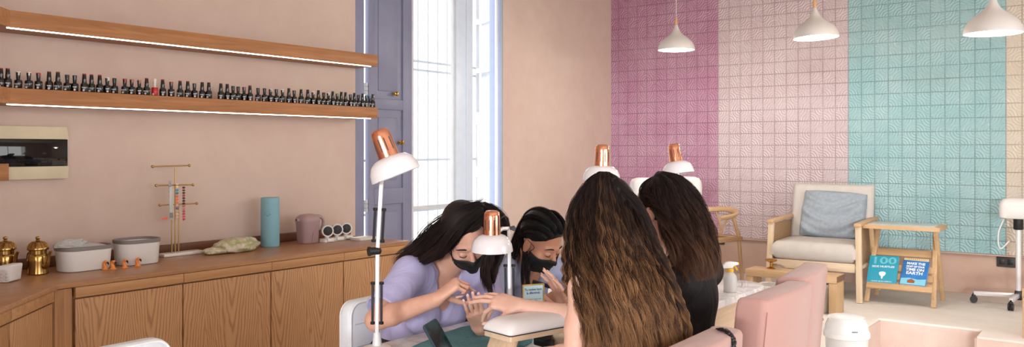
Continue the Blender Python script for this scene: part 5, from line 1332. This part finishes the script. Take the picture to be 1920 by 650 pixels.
def hand(W, D, N, right, curls, thumb, size=1.0, splay=(7, 2, -3, -9)):
    """palm, four separate fingers (index first) and a thumb; curls = (mcp, pip, dip) degrees per finger"""
    W, D, N = A3(W), nv(D), A3(N); N = nv(N - D * (N @ D)); S = np.cross(N, D) if right else np.cross(D, N); k = size; p = []; tips = []
    offs = (.0275, .0095, -.009, -.0265); al = (.090, .094, .090, .080); seg = ((.042, .025, .020), (.046, .029, .021), (.042, .027, .021), (.033, .020, .018)); rad = (.0086, .0088, .0084, .0075)
    for i in range(4):
        kn = W + (S * offs[i] + D * al[i]) * k + N * (.004 if i in (1, 2) else 0) * k
        p.append(cap(W + (S * offs[i] * .62 + D * .012) * k, .0135 * k, kn, .0112 * k, .012))
    for i in range(4):
        kn = W + (S * offs[i] + D * al[i]) * k + N * (.004 if i in (1, 2) else 0) * k; a = 0; q = kn; sp = math.radians(splay[i])
        for j in range(3):
            a += math.radians(curls[i][j]); d = nv((D * math.cos(sp) + S * math.sin(sp)) * math.cos(a) - N * math.sin(a)); n_ = nv(N * math.cos(a) + D * math.sin(a)); e = q + d * seg[i][j] * k
            r0 = rad[i] * (1 - .09 * j); p.append(cap(q, r0 * k, e, r0 * .90 * k, .0028)); q = e
        tips.append((q, d, n_, rad[i] * .78 * k))
    b = W + (D * .022 + S * .020 - N * .004) * k; t_ = [nv(D * x[0] + S * x[1] - N * x[2]) for x in thumb]; q = b
    for j, (L, r0, r1) in enumerate(((.046, .0150, .0118), (.033, .0112, .0098), (.027, .0098, .0076))):
        e = q + t_[j] * L * k; p.append(cap(q, r0 * k, e, r1 * k, .010 if j == 0 else .003)); q = e
    tips.append((q, t_[2], nv(np.cross(np.cross(t_[2], S if abs(t_[2] @ S) < .9 else N), t_[2])) if False else nv(N - t_[2] * (N @ t_[2]) + S * .3), .0078 * k))
    # heel of the thumb
    p.append(ell(W + (D * .040 + S * .014 - N * .008) * k, A3((.030, .018, .014)) * k, np.stack([D, S, N], 1), .012))
    return p, tips
def nails(tips, parent):
    for q, d, n, r in tips:
        n = nv(n - d * (n @ d)); c = q + d * r * .25 + n * r * .80; R = Matrix(np.stack([d, np.cross(n, d), n], 1).tolist())
        m = MB(); m.ball(c, (r * 1.05, r * .80, r * .22), 10, R); m.build('fingernail', 'nail_pink', parent)
def arm(S, E, W, g=0.0, rs=.046, re=.037, rw=.026):
    S, E, W = map(A3, (S, E, W)); m = S * .45 + E * .55; f = E * .72 + W * .28
    return [cap(S, rs + g, m, re + .005 + g, .02), cap(m, re + .005 + g, E, re - .001 + g, .015), cap(E, re + g, f, re + .002 + g, .015), cap(f, re + .002 + g, W, rw + g, .012)]
def hair(name, guides, capp, mat, parent, seed=1, wave=(.006, 5.0), rad=.0011, M_=44, core=True, clump=10, amp0=.25, ck=.58, flow=None):
    """guides: (points, r_start, r_mid, r_end, strands); strands fill each guide and run root to tip"""
    rs = np.random.default_rng(seed); Vs, Qs, At = [], [], []; off = 0; prims = list(capp)
    for pts, r0, r1, r2, ns in guides:
        C = spline([tuple(q) for q in pts], M_); tt = np.linspace(0, 1, M_); T = np.gradient(C, axis=0); T /= np.linalg.norm(T, axis=1)[:, None]
        X = np.cross(T, nFW); X /= np.linalg.norm(X, axis=1)[:, None] + 1e-9; Y = np.cross(T, X)
        R = np.where(tt < .5, r0 + (r1 - r0) * tt * 2, r1 + (r2 - r1) * (tt - .5) * 2)
        nl = max(1, ns // clump)
        if core:
            for a in range(0, int(M_ * .8), 4): prims.append(cap(C[a], R[a] * ck, C[a + 4], R[a + 4] * ck, .012))
        for l in range(nl):
            la, lr = rs.uniform(0, 2 * PI), math.sqrt(rs.uniform(.25, 1)); ph, fq, am = rs.uniform(0, 2 * PI), wave[1] * rs.uniform(.8, 1.2), wave[0] * rs.uniform(.6, 1.3); wd = rs.uniform(0, 2 * PI); lt = rs.uniform(-.5, .5); le = rs.uniform(.78, 1.0)
            for s in range(clump):
                a2, q2 = rs.uniform(0, 2 * PI), rs.uniform(0, 1) * .40; ph2 = ph + rs.normal(0, .16); end = min(1.0, le + rs.normal(0, .03)); tq = np.linspace(rs.uniform(0, .05), end, M_)
                c = np.stack([np.interp(tq, tt, C[:, i]) for i in range(3)], 1); x = np.stack([np.interp(tq, tt, X[:, i]) for i in range(3)], 1); y = np.stack([np.interp(tq, tt, Y[:, i]) for i in range(3)], 1); r = np.interp(tq, tt, R)
                env = amp0 + (1 - amp0) * np.clip((tq - .12) / .4, 0, 1); w = am * env * np.sin(2 * PI * fq * tq + ph2); w2 = am * env * np.cos(2 * PI * fq * tq + ph2) * .7
                fray = 1 + .6 * np.clip((tq - .7) / .3, 0, 1) * rs.uniform(-.3, 1)
                u = (lr * math.cos(la) + q2 * math.cos(a2) * fray) * r + w * math.cos(wd) + w2 * -math.sin(wd); v = (lr * math.sin(la) + q2 * math.sin(a2) * fray) * r + w * math.sin(wd) + w2 * math.cos(wd)
                L = c + x * u[:, None] + y * v[:, None]
                rr = rad * rs.uniform(.7, 1.25) * np.clip(np.minimum(1, (1.02 - np.linspace(0, 1, M_)) * 6), .25, 1); an = rs.uniform(0, 6.28)
                ring = np.stack([L + (x * math.cos(an + k * 2.0944) + y * math.sin(an + k * 2.0944)) * rr[:, None] for k in range(3)], 1).reshape(-1, 3)
                Vs.append(ring); i = np.arange(M_ - 1)[:, None] * 3; k = np.arange(3)[None]; k2 = (k + 1) % 3
                Qs.append(np.stack([i + k, i + k2, i + 3 + k2, i + 3 + k], -1).reshape(-1, 4) + off); off += len(ring)
                vr = np.clip(.5 + lt * .8 + rs.normal(0, .18), 0, 1); At.append(np.repeat(np.stack([tq, np.full(M_, vr), np.zeros(M_), np.ones(M_)], 1), 3, axis=0))
    if prims:
        V, Q = sdf_mesh(prims, .005, .015, 2); zt, zb = V[:, 2].max(), V[:, 2].min()
        a = np.zeros((len(V), 4)); a[:, 0] = np.clip((zt - V[:, 2]) / max(.12, zt - zb), 0, 1) * .6; a[:, 1] = .3; a[:, 3] = 1
        if flow is not None:
            q = (V - flow[0][:3, 3]) @ flow[0][:3, :3]; a[:, 2] = (np.arctan2(q[:, 1], np.abs(q[:, 2] + .02) + .02) * .5 + 2 if flow[1] == 'back' else q[:, 0] * 5 + q[:, 2] * 1.5 + 2)
        Vs.append(V); Qs.append(Q + off); At.append(a)
    return mesh_from(name, np.concatenate(Vs), np.concatenate(Qs), mat, parent, attr=np.concatenate(At))
def G(px, r, n): 
    """a hair guide from (pixel x, pixel y, depth) points"""
    return ([A3(P(*q)) for q in px], r[0], r[1], r[2], n)
def skull_cap(M, s=1.0, r=(.098, .081, .091), c=(-.027, 0, .036)): return [ell(tp(M, c), A3(r) * M[3, 3], M[:3, :3], .02)]
def person(label, base): return thing('person', label, 'person', base)

# ------------------------------------------------------------------ 1: technician on the left
def tech_one():
    o = person('person in lavender scrub top and black mask, long loose dark hair, filing nails', (2.10, 2.62, 0))
    H = head_frame(A3(P(873, 444, 3.28)), math.radians(-32), math.radians(38), math.radians(-17), 1.05)
    Nb, P0 = A3(P(826, 505, 3.43)), A3((2.07, 2.64, .56)); L, R = A3(P(905, 522, 3.56)), A3(P(768, 512, 3.30))
    hp = head_prims(H, 1.0); neck = [cap(Nb - nZ * .02, .056, tp(H, (-.025, 0, -.07)), .050, .02)]
    tr, (F, Lv, U, h) = torso(P0, Nb, L, R)
    rE, rW = A3(P(704, 600, 3.10)), A3(P(818, 561, 2.96)); lE, lW = A3(P(945, 655, 3.22)), A3(P(899, 613, 3.00))
    rh, rt = hand(rW, nRT * .77 + nZ * .60 + nFW * .16, nZ * .72 - nFW * .35 - nRT * .60, True, ((66, 6, 2), (60, 84, 40), (62, 90, 45), (64, 92, 45)), ((.40, .15, .88), (.50, -.10, .86), (.62, -.16, .76)), 1.0)
    lh, lt = hand(lW, nZ * .72 - nFW * .66 - nRT * .14, -nFW * .70 - nZ * .70 + nRT * .2, False, ((4, 8, 6), (4, 10, 6), (6, 12, 8), (8, 16, 10)), ((.6, .75, .45), (.85, .25, .5), (.9, .0, .4)), .94, (1, 0, -1, -3))
    body = hp + neck + tr + arm(R, rE, rW) + arm(L, lE, lW) + rh + lh + legs(P0, F, Lv)
    V, Q = sdf_mesh(body, .0034, .02); mesh_from('body', V, Q, 'skin_light', o)
    nails(rt[:1] + rt[4:], o); nails(lt[:4], o)
    face_parts(H, o, lips=False); face_mask(H, hp, o)
    c, _ = torso(P0, Nb, L, R, .013); sl = lambda S, E: [cap(S, .066, A3(S) * .42 + A3(E) * .58, .064, .025), cap(A3(S) * .42 + A3(E) * .58, .064, A3(S) * .22 + A3(E) * .78, .068, .01)]
    cut = lambda S, E: neg(cap(A3(S) * .06 + A3(E) * .94, .072, A3(E) * 1.4 - A3(S) * .4, .09, .006))
    c += sl(R, rE) + sl(L, lE) + [cut(R, rE), cut(L, lE)] + [neg(cap(Nb + U * .02 + F * .02, .062, Nb + U * .14, .075, .008)), neg(cap(Nb + F * .085 + U * .015, .060, Nb + F * .135 - U * .155, .012, .006))]
    V, Q = sdf_mesh(c, .0045, .03); mesh_from('scrub_top', V, Q, 'scrub_lavender', o)
    V, Q = sdf_mesh(legs(P0, F, Lv, .012, foot=False) + [ell(P0 - nZ * .03, (.13, .175, .11), None, .03)], .007, .03); mesh_from('trousers', V, Q, 'dark_trousers', o)
    g = [G([(905, 386, 3.30), (866, 392, 3.31), (826, 418, 3.34), (790, 450, 3.38), (756, 478, 3.40), (735, 498, 3.42)], (.020, .026, .018), 360),
         G([(905, 387, 3.24), (866, 400, 3.22), (832, 432, 3.24), (802, 460, 3.28), (772, 480, 3.32), (742, 500, 3.38)], (.020, .028, .018), 400),
         G([(903, 392, 3.17), (872, 415, 3.14), (846, 444, 3.15), (826, 466, 3.21), (798, 484, 3.28), (768, 498, 3.33)], (.016, .022, .016), 400),
         G([(903, 396, 3.19), (880, 419, 3.165), (857, 443, 3.18), (841, 462, 3.215), (822, 479, 3.26), (800, 492, 3.29)], (.012, .014, .012), 300),
         G([(906, 396, 3.20), (896, 414, 3.175), (876, 430, 3.17), (854, 448, 3.195), (838, 468, 3.225), (818, 482, 3.26)], (.008, .010, .008), 260),
         G([(914, 402, 3.21), (896, 425, 3.18), (870, 437, 3.185), (850, 452, 3.21), (835, 471, 3.235), (815, 485, 3.27)], (.008, .009, .008), 260),
         G([(916, 398, 3.21), (918, 414, 3.18), (918, 436, 3.175), (926, 455, 3.18), (924, 480, 3.18), (918, 505, 3.18)], (.006, .009, .008), 160),
         G([(908, 386, 3.32), (890, 400, 3.40), (850, 430, 3.42), (815, 465, 3.43), (780, 490, 3.43)], (.03, .035, .02), 200),
         G([(908, 386, 3.27), (930, 396, 3.25), (944, 425, 3.22), (936, 455, 3.19), (918, 480, 3.185), (912, 515, 3.19), (922, 562, 3.19)], (.018, .020, .010), 380),
         G([(908, 388, 3.22), (926, 404, 3.19), (934, 432, 3.17), (926, 460, 3.165), (908, 488, 3.17), (904, 520, 3.18), (915, 552, 3.18)], (.012, .012, .007), 260),
         G([(908, 387, 3.32), (938, 404, 3.31), (948, 440, 3.28), (936, 480, 3.25), (926, 520, 3.24), (926, 560, 3.24)], (.024, .022, .012), 260)]
    hair('hair', g, skull_cap(H), 'hair_dark', o, 3, (.005, 2.6), .0006, clump=16, flow=(H, 'side'))
    # file held in the right hand
    f0, f1 = A3(P(846, 554, 2.93)), A3(P(886, 551, 2.90)); m = MB(); m.beam(f0, f1 + (f1 - f0) * .15, .012, .003, .001)
    q = m.build('nail_file', 'file_grey'); tag(q, 'slim grey nail file held in the fingers of the left technician', 'nail file')
plain('file_grey', (98, 106, 128), .7)
tech_one()

# ------------------------------------------------------------------ 2: far technician
def tech_two():
    o = person('person in pale blue scrub top and black mask, hair tucked behind the ear', (2.05, 3.35, 0))
    H = head_frame(A3(P(1014, 452, 3.80)), math.radians(-4), math.radians(34), math.radians(-6), 1.05)
    Nb, P0 = A3(P(985, 500, 3.98)), A3((1.98, 3.38, .55)); L, R = A3(P(1060, 508, 4.10)), A3(P(944, 506, 3.84))
    hp = head_prims(H, 1.0); tr, (F, Lv, U, h) = torso(P0, Nb, L, R)
    rE, rW = A3(P(925, 606, 3.62)), A3(P(1004, 578, 3.46)); lE, lW = A3(P(1110, 606, 3.95)), A3(P(1082, 580, 3.66))
    rh, rt = hand(rW, nRT * .75 + nZ * .42 - nFW * .1, nZ * .7 - nFW * .6 - nRT * .2, True, ((40, 50, 30), (50, 60, 30), (55, 65, 35), (60, 70, 40)), ((.6, .5, .5), (.8, .1, .5), (.9, .0, .4)), .98)
    lh, lt = hand(lW, -nRT * .62 + nZ * .55 - nFW * .3, nZ * .6 + nFW * .5, False, ((30, 40, 25), (34, 44, 28), (38, 48, 30), (42, 52, 34)), ((.6, .5, .5), (.8, .2, .5), (.9, .1, .4)), .98)
    body = hp + [cap(Nb - nZ * .02, .055, tp(H, (-.025, 0, -.07)), .049, .02)] + tr + arm(R, rE, rW) + arm(L, lE, lW) + rh + lh + legs(P0, F, Lv)
    V, Q = sdf_mesh(body, .0038, .02); mesh_from('body', V, Q, 'skin_tan', o)
    face_parts(H, o, lips=False); face_mask(H, hp, o)
    m = MB(); m.ball(tp(H, (-.004, -.084, -.036)), .0035, 10); m.build('earring', 'brass', o)
    c, _ = torso(P0, Nb, L, R, .013); sl = lambda S, E: [cap(S, .064, A3(S) * .3 + A3(E) * .7, .062, .025)]
    c += sl(R, rE) + sl(L, lE) + [neg(cap(Nb + U * .02 + F * .02, .060, Nb + U * .14, .075, .008)), neg(cap(Nb + F * .085 + U * .015, .056, Nb + F * .135 - U * .11, .012, .006))]
    V, Q = sdf_mesh(c, .005, .03); mesh_from('scrub_top', V, Q, 'scrub_blue', o)
    V, Q = sdf_mesh(legs(P0, F, Lv, .012, foot=False) + [ell(P0 - nZ * .03, (.13, .175, .11), None, .03)], .007, .03); mesh_from('trousers', V, Q, 'dark_trousers', o)
    hl = lambda x, y, z: tuple(tp(H, (x, y, z)))
    def GH(loc, px, r, n): return ([A3(hl(*q)) for q in loc] + [A3(P(*q)) for q in px], r[0], r[1], r[2], n)
    g = [GH([(.068, -.014, .094), (.030, -.040, .117), (-.03, -.056, .112), (-.082, -.052, .064)], [(978, 445, 3.86), (968, 478, 3.84), (962, 515, 3.82)], (.006, .013, .016), 330),
         GH([(.062, -.036, .083), (.026, -.062, .094), (-.02, -.076, .074), (-.062, -.068, .022)], [(984, 470, 3.82), (982, 510, 3.79), (984, 556, 3.76)], (.005, .010, .013), 340),
         GH([(.050, -.056, .064), (.018, -.074, .064), (-.024, -.083, .040), (-.056, -.074, -.012)], [(990, 485, 3.79), (990, 520, 3.77), (994, 558, 3.75)], (.004, .008, .011), 300),
         GH([(.074, .008, .094), (.03, .0, .127), (-.05, .0, .122), (-.105, .0, .06)], [(972, 440, 3.92), (958, 480, 3.90), (952, 530, 3.88)], (.008, .018, .018), 340),
         GH([(.068, .032, .086), (.03, .045, .114), (-.04, .06, .105), (-.09, .05, .05)], [(990, 445, 3.96), (975, 490, 3.95), (970, 530, 3.93)], (.008, .018, .016), 300),
         GH([(.052, .058, .062), (.02, .078, .070), (-.03, .082, .045), (-.06, .07, .0)], [(1000, 480, 3.98), (1000, 520, 3.98)], (.006, .012, .014), 110)]
    hair('hair', g, skull_cap(H, 1.0, (.0975, .0785, .085), (-.021, 0, .043)), 'hair_black', o, 5, (.002, 1.5), .0006, clump=16, ck=.62, flow=(H, 'back'))
    a, b = A3(P(1000, 528, 3.42)), A3(P(1046, 541, 3.36)); m = MB(); m.cyl(a, b, .009, .007, 14); m.cyl(b, b + (b - a) * .25, .005, .0015, 10)
    q = m.build('nail_drill', 'black_plastic'); tag(q, 'black pen-shaped nail tool held by the far technician', 'nail tool')
tech_two()

# ------------------------------------------------------------------ 3: client with long wavy hair, seen from behind
def client_one():
    o = person('person seen from behind with very long wavy brown hair turning golden at the ends', (3.36, 2.22, 0))
    H = head_frame(A3(P(1126, 402, 2.66)), math.radians(186), math.radians(12), math.radians(0))
    L, R = A3(P(1097, 540, 2.45)), A3((3.285, 2.415, 1.03)); Nb = (L + R) / 2 + A3((-.005, 0, .055)); P0 = A3((3.38, 2.20, .56))
    hp = head_prims(H, 1.0); tr, (F, Lv, U, h) = torso(P0, Nb, L, R)
    rE, rW = A3(P(1104, 600, 2.74)), A3(P(978, 574, 2.80)); lE, lW = A3(P(1078, 672, 2.42)), A3(P(1000, 668, 2.55))
    rh, rt = hand(rW, -nRT * .90 + nFW * .38 + nZ * .13, nZ * .80 - nFW * .55 - nRT * .05, True, ((44, 22, 10), (8, 14, 8), (7, 13, 8), (6, 12, 8)), ((.52, .84, .20), (.80, .55, .22), (.90, .32, .28)), 1.0, (10, 2, -2, -6))
    lh, lt = hand(lW, -nRT * .8 + nFW * .5 - nZ * .1, nZ * .9 - nFW * .3, False, ((20, 25, 12),) * 4, ((.6, .5, .4), (.85, .2, .4), (.9, .1, .3)), .98)
    body = hp + [cap(Nb - nZ * .02, .054, tp(H, (-.025, 0, -.07)), .048, .02)] + tr + arm(R, rE, rW, 0, .044, .036, .025) + arm(L, lE, lW, 0, .044, .036, .025) + rh + lh + legs(P0, F, Lv)
    V, Q = sdf_mesh(body, .0034, .02); mesh_from('body', V, Q, 'skin_pale', o); nails(rt, o); face_parts(H, o)
    c, _ = torso(P0, Nb, L, R, .008); c += [neg(cap(Nb + U * .0, .085, Nb + U * .14, .12, .006)), neg(cap(Nb + F * .09, .08, Nb + F * .12 - U * .08, .05, .006))]
    for s, e in ((L, lE), (R, rE)): c.append(neg(cap(s + (s - Nb) * .12 + nZ * .02, .062, e, .075, .006)))
    V, Q = sdf_mesh(c, .005, .03); mesh_from('sleeveless_top', V, Q, 'cream_top', o)
    V, Q = sdf_mesh(legs(P0, F, Lv, .012, foot=False) + [ell(P0 - nZ * .03, (.13, .175, .11), None, .03)], .007, .03); mesh_from('trousers', V, Q, 'denim', o)
    # locks laid from the crown over the skull and down the back to the waist
    Lc = [(1128, 331), (1098, 344), (1080, 378), (1074, 430), (1070, 490), (1076, 550), (1088, 610), (1092, 680)]
    Rc = [(1132, 331), (1168, 346), (1192, 384), (1212, 436), (1236, 492), (1258, 552), (1276, 612), (1282, 690)]
    g = []
    nG = 13
    for layer, (dd, cnt) in enumerate(((0.0, 528), (.045, 168))):
        for i in range(nG):
            u = (i + .5) / nG; pts = []
            for j in range(8):
                f = math.sin(PI * u); bul = (.03, .075, .105, .115, .11, .11, .11, .11)[j]
                d = (2.655, 2.655, 2.65, 2.61, 2.55, 2.47, 2.445, 2.435)[j] - bul * (f ** .8 if j < 4 else f ** .6) + .06 * (u - .5) * (j > 3) + dd
                k = lerp(.09, .0, 0) ; a, b = Lc[j], Rc[j]; uu = lerp(.5, u, (1, .86, .86, .87, .89, .90, .91, .92)[j]) if j else u
                pts.append((lerp(a[0], b[0], uu) + random.uniform(-3, 3) * (j > 2), lerp(a[1], b[1], uu) - (1 - (2 * u - 1) ** 2) * (0, 13, 0, 0, 0, 0, -8, -20)[j] + random.uniform(-4, 4) * (j == 7), d))
            g.append(G(pts, (.008, .020, .021), cnt))
    # wispy outer locks on the right
    for (q, n) in (([(1150, 338, 2.62), (1196, 385, 2.60), (1222, 450, 2.56), (1250, 520, 2.52), (1272, 575, 2.49), (1288, 640, 2.47)], 480), ([(1150, 338, 2.58), (1200, 392, 2.56), (1232, 470, 2.54), (1262, 545, 2.49), (1284, 610, 2.47), (1290, 690, 2.46)], 480), ([(1100, 345, 2.62), (1074, 390, 2.62), (1066, 450, 2.60), (1064, 510, 2.56), (1068, 545, 2.53), (1066, 575, 2.52)], 480)):
        g.append(G(q, (.010, .015, .012), n))
    hair('hair', g, skull_cap(H, 1.0, (.097, .079, .092), (-.024, 0, .028)), 'hair_wavy', o, 11, (.0050, 8.0), .00052, 72, clump=24, amp0=.08)
client_one()

# ------------------------------------------------------------------ 4: client in black
def client_two():
    o = person('person in a black top with dark brown wavy hair, turned away beside the pink chair', (3.30, 2.82, 0))
    H = head_frame(A3(P(1236, 396, 3.16)), math.radians(178), math.radians(16), math.radians(-4))
    L, R = A3(P(1278, 525, 2.93)), A3(P(1322, 508, 3.22)); Nb = (L + R) / 2 + A3((-.02, 0, .06)); P0 = A3((3.26, 2.78, .56))
    hp = head_prims(H, 1.0); tr, (F, Lv, U, h) = torso(P0, Nb, L, R)
    lE, lW = A3(P(1160, 612, 3.00)), A3(P(1068, 588, 3.20)); rE, rW = A3(P(1225, 600, 3.32)), A3(P(1120, 596, 3.40))
    lh, lt = hand(lW, nZ * .88 - nRT * .40 + nFW * .12, nRT * .62 + nFW * .42 + nZ * .2, False, ((8, 10, 6), (6, 12, 6), (8, 14, 8), (12, 16, 8)), ((.7, .6, .4), (.9, .3, .3), (.95, .2, .2)), 1.0, (4, 0, -4, -9))
    rh, rt = hand(rW, -nRT * .9 + nZ * .1, nZ * .9, True, ((20, 20, 10),) * 4, ((.6, .5, .4), (.85, .2, .4), (.9, .1, .3)), 1.0)
    body = hp + [cap(Nb - nZ * .02, .054, tp(H, (-.025, 0, -.07)), .048, .02)] + tr + arm(R, rE, rW) + arm(L, lE, lW) + rh + lh + legs(P0, F, Lv)
    V, Q = sdf_mesh(body, .0038, .02); mesh_from('body', V, Q, 'skin_light', o); nails(lt[:4], o); face_parts(H, o)
    c, _ = torso(P0, Nb, L, R, .014); sl = lambda S, E: [cap(S, .064, A3(S) * .3 + A3(E) * .7, .060, .025)]
    c += sl(R, rE) + sl(L, lE) + [neg(cap(Nb + U * .03, .058, Nb + U * .14, .075, .008))]
    V, Q = sdf_mesh(c, .005, .03); mesh_from('black_top', V, Q, 'black_cotton', o)
    V, Q = sdf_mesh(legs(P0, F, Lv, .012, foot=False) + [ell(P0 - nZ * .03, (.13, .175, .11), None, .03)], .007, .03); mesh_from('trousers', V, Q, 'denim', o)
    g = []
    Rc = [(1240, 327), (1276, 338), (1302, 368), (1318, 404), (1330, 444), (1340, 484), (1340, 522)]
    Mc = [(1234, 329), (1246, 350), (1252, 385), (1262, 420), (1276, 456), (1288, 492), (1296, 530)]
    Nc = [(1230, 330), (1226, 352), (1230, 384), (1240, 412), (1250, 440), (1256, 470), (1258, 500)]
    def lay(a, b, u, ds, dd): return [(lerp(a[j][0], b[j][0], u), lerp(a[j][1], b[j][1], u), ds[j] + dd) for j in range(7)]
    ds = [3.13, 3.07, 3.03, 2.99, 2.93, 2.87, 2.85]; dr = [3.16, 3.14, 3.12, 3.08, 3.02, 2.95, 2.92]
    for i in range(6):
        u = i / 5; g.append(G(lay(Mc, Rc, u, [lerp(a, b, u ** 2) for a, b in zip(ds, dr)], 0), (.012, .022, .020), 380)); g.append(G(lay(Mc, Rc, u, [lerp(a, b, u ** 2) for a, b in zip(ds, dr)], .07), (.02, .026, .018), 100))
    for i in range(3): g.append(G(lay(Nc, Mc, i / 3, ds, .02 - .005 * i), (.009, .016, .014), 300))
    # front section falling beside the cheek
    for q in ([(1230, 330, 3.16), (1209, 344, 3.14), (1203, 364, 3.125), (1211, 379, 3.11), (1228, 388, 3.08), (1242, 425, 3.02), (1250, 462, 2.96)], [(1230, 330, 3.14), (1216, 346, 3.11), (1213, 362, 3.09), (1226, 378, 3.06), (1242, 410, 3.02), (1252, 450, 2.96), (1250, 492, 2.92)]):
        g.append(G(q, (.006, .009, .012), 260))
    hair('hair', g, skull_cap(H, 1.0, (.100, .083, .094), (-.026, 0, .034)), 'hair_brunette', o, 17, (.011, 2.6), .0006, 56, clump=20, amp0=.03)
client_two()
# ================================================================== LIGHT
w = bpy.data.worlds.new('world'); SC.world = w; w.use_nodes = True
bg = w.node_tree.nodes['Background']; bg.inputs[0].default_value = (.93, .96, 1.0, 1); bg.inputs[1].default_value = 3.2
def area(name, loc, rot, sx, sy, power, col=(1, 1, 1)):
    l = bpy.data.lights.new(name, 'AREA'); l.shape = 'RECTANGLE'; l.size, l.size_y, l.energy, l.color = sx, sy, power, col
    o = bpy.data.objects.new(name, l); COL.objects.link(o); o.location = loc; o.rotation_euler = rot; o.visible_camera = False if False else True; return o
# daylight through the street windows behind and to the right of the camera
area('daylight_right', (FLOORX1 + .9, 2.5, 1.9), (0, math.radians(90), 0), 2.3, 6.0, 125, (1, .95, .89))
area('daylight_near', (5.4, NEARY - .9, 1.7), (math.radians(90), 0, 0), 4.0, 2.4, 110, (1, .97, .93))
for k, ((px, py), d, lab) in enumerate(PEND):
    p = P(px, py, d); l = bpy.data.lights.new('pendant_bulb', 'POINT'); l.energy = 24; l.color = (1, .90, .78); l.shadow_soft_size = .06
    o = bpy.data.objects.new('pendant_bulb', l); COL.objects.link(o); o.location = p + Vector((0, 0, -.05))
vs.exposure = -0.04

area('daylight_street', (18.3, -40, 4.3), (math.radians(90), 0, math.radians(19)), 7.0, 2.2, 8500, (.95, .98, 1.0))
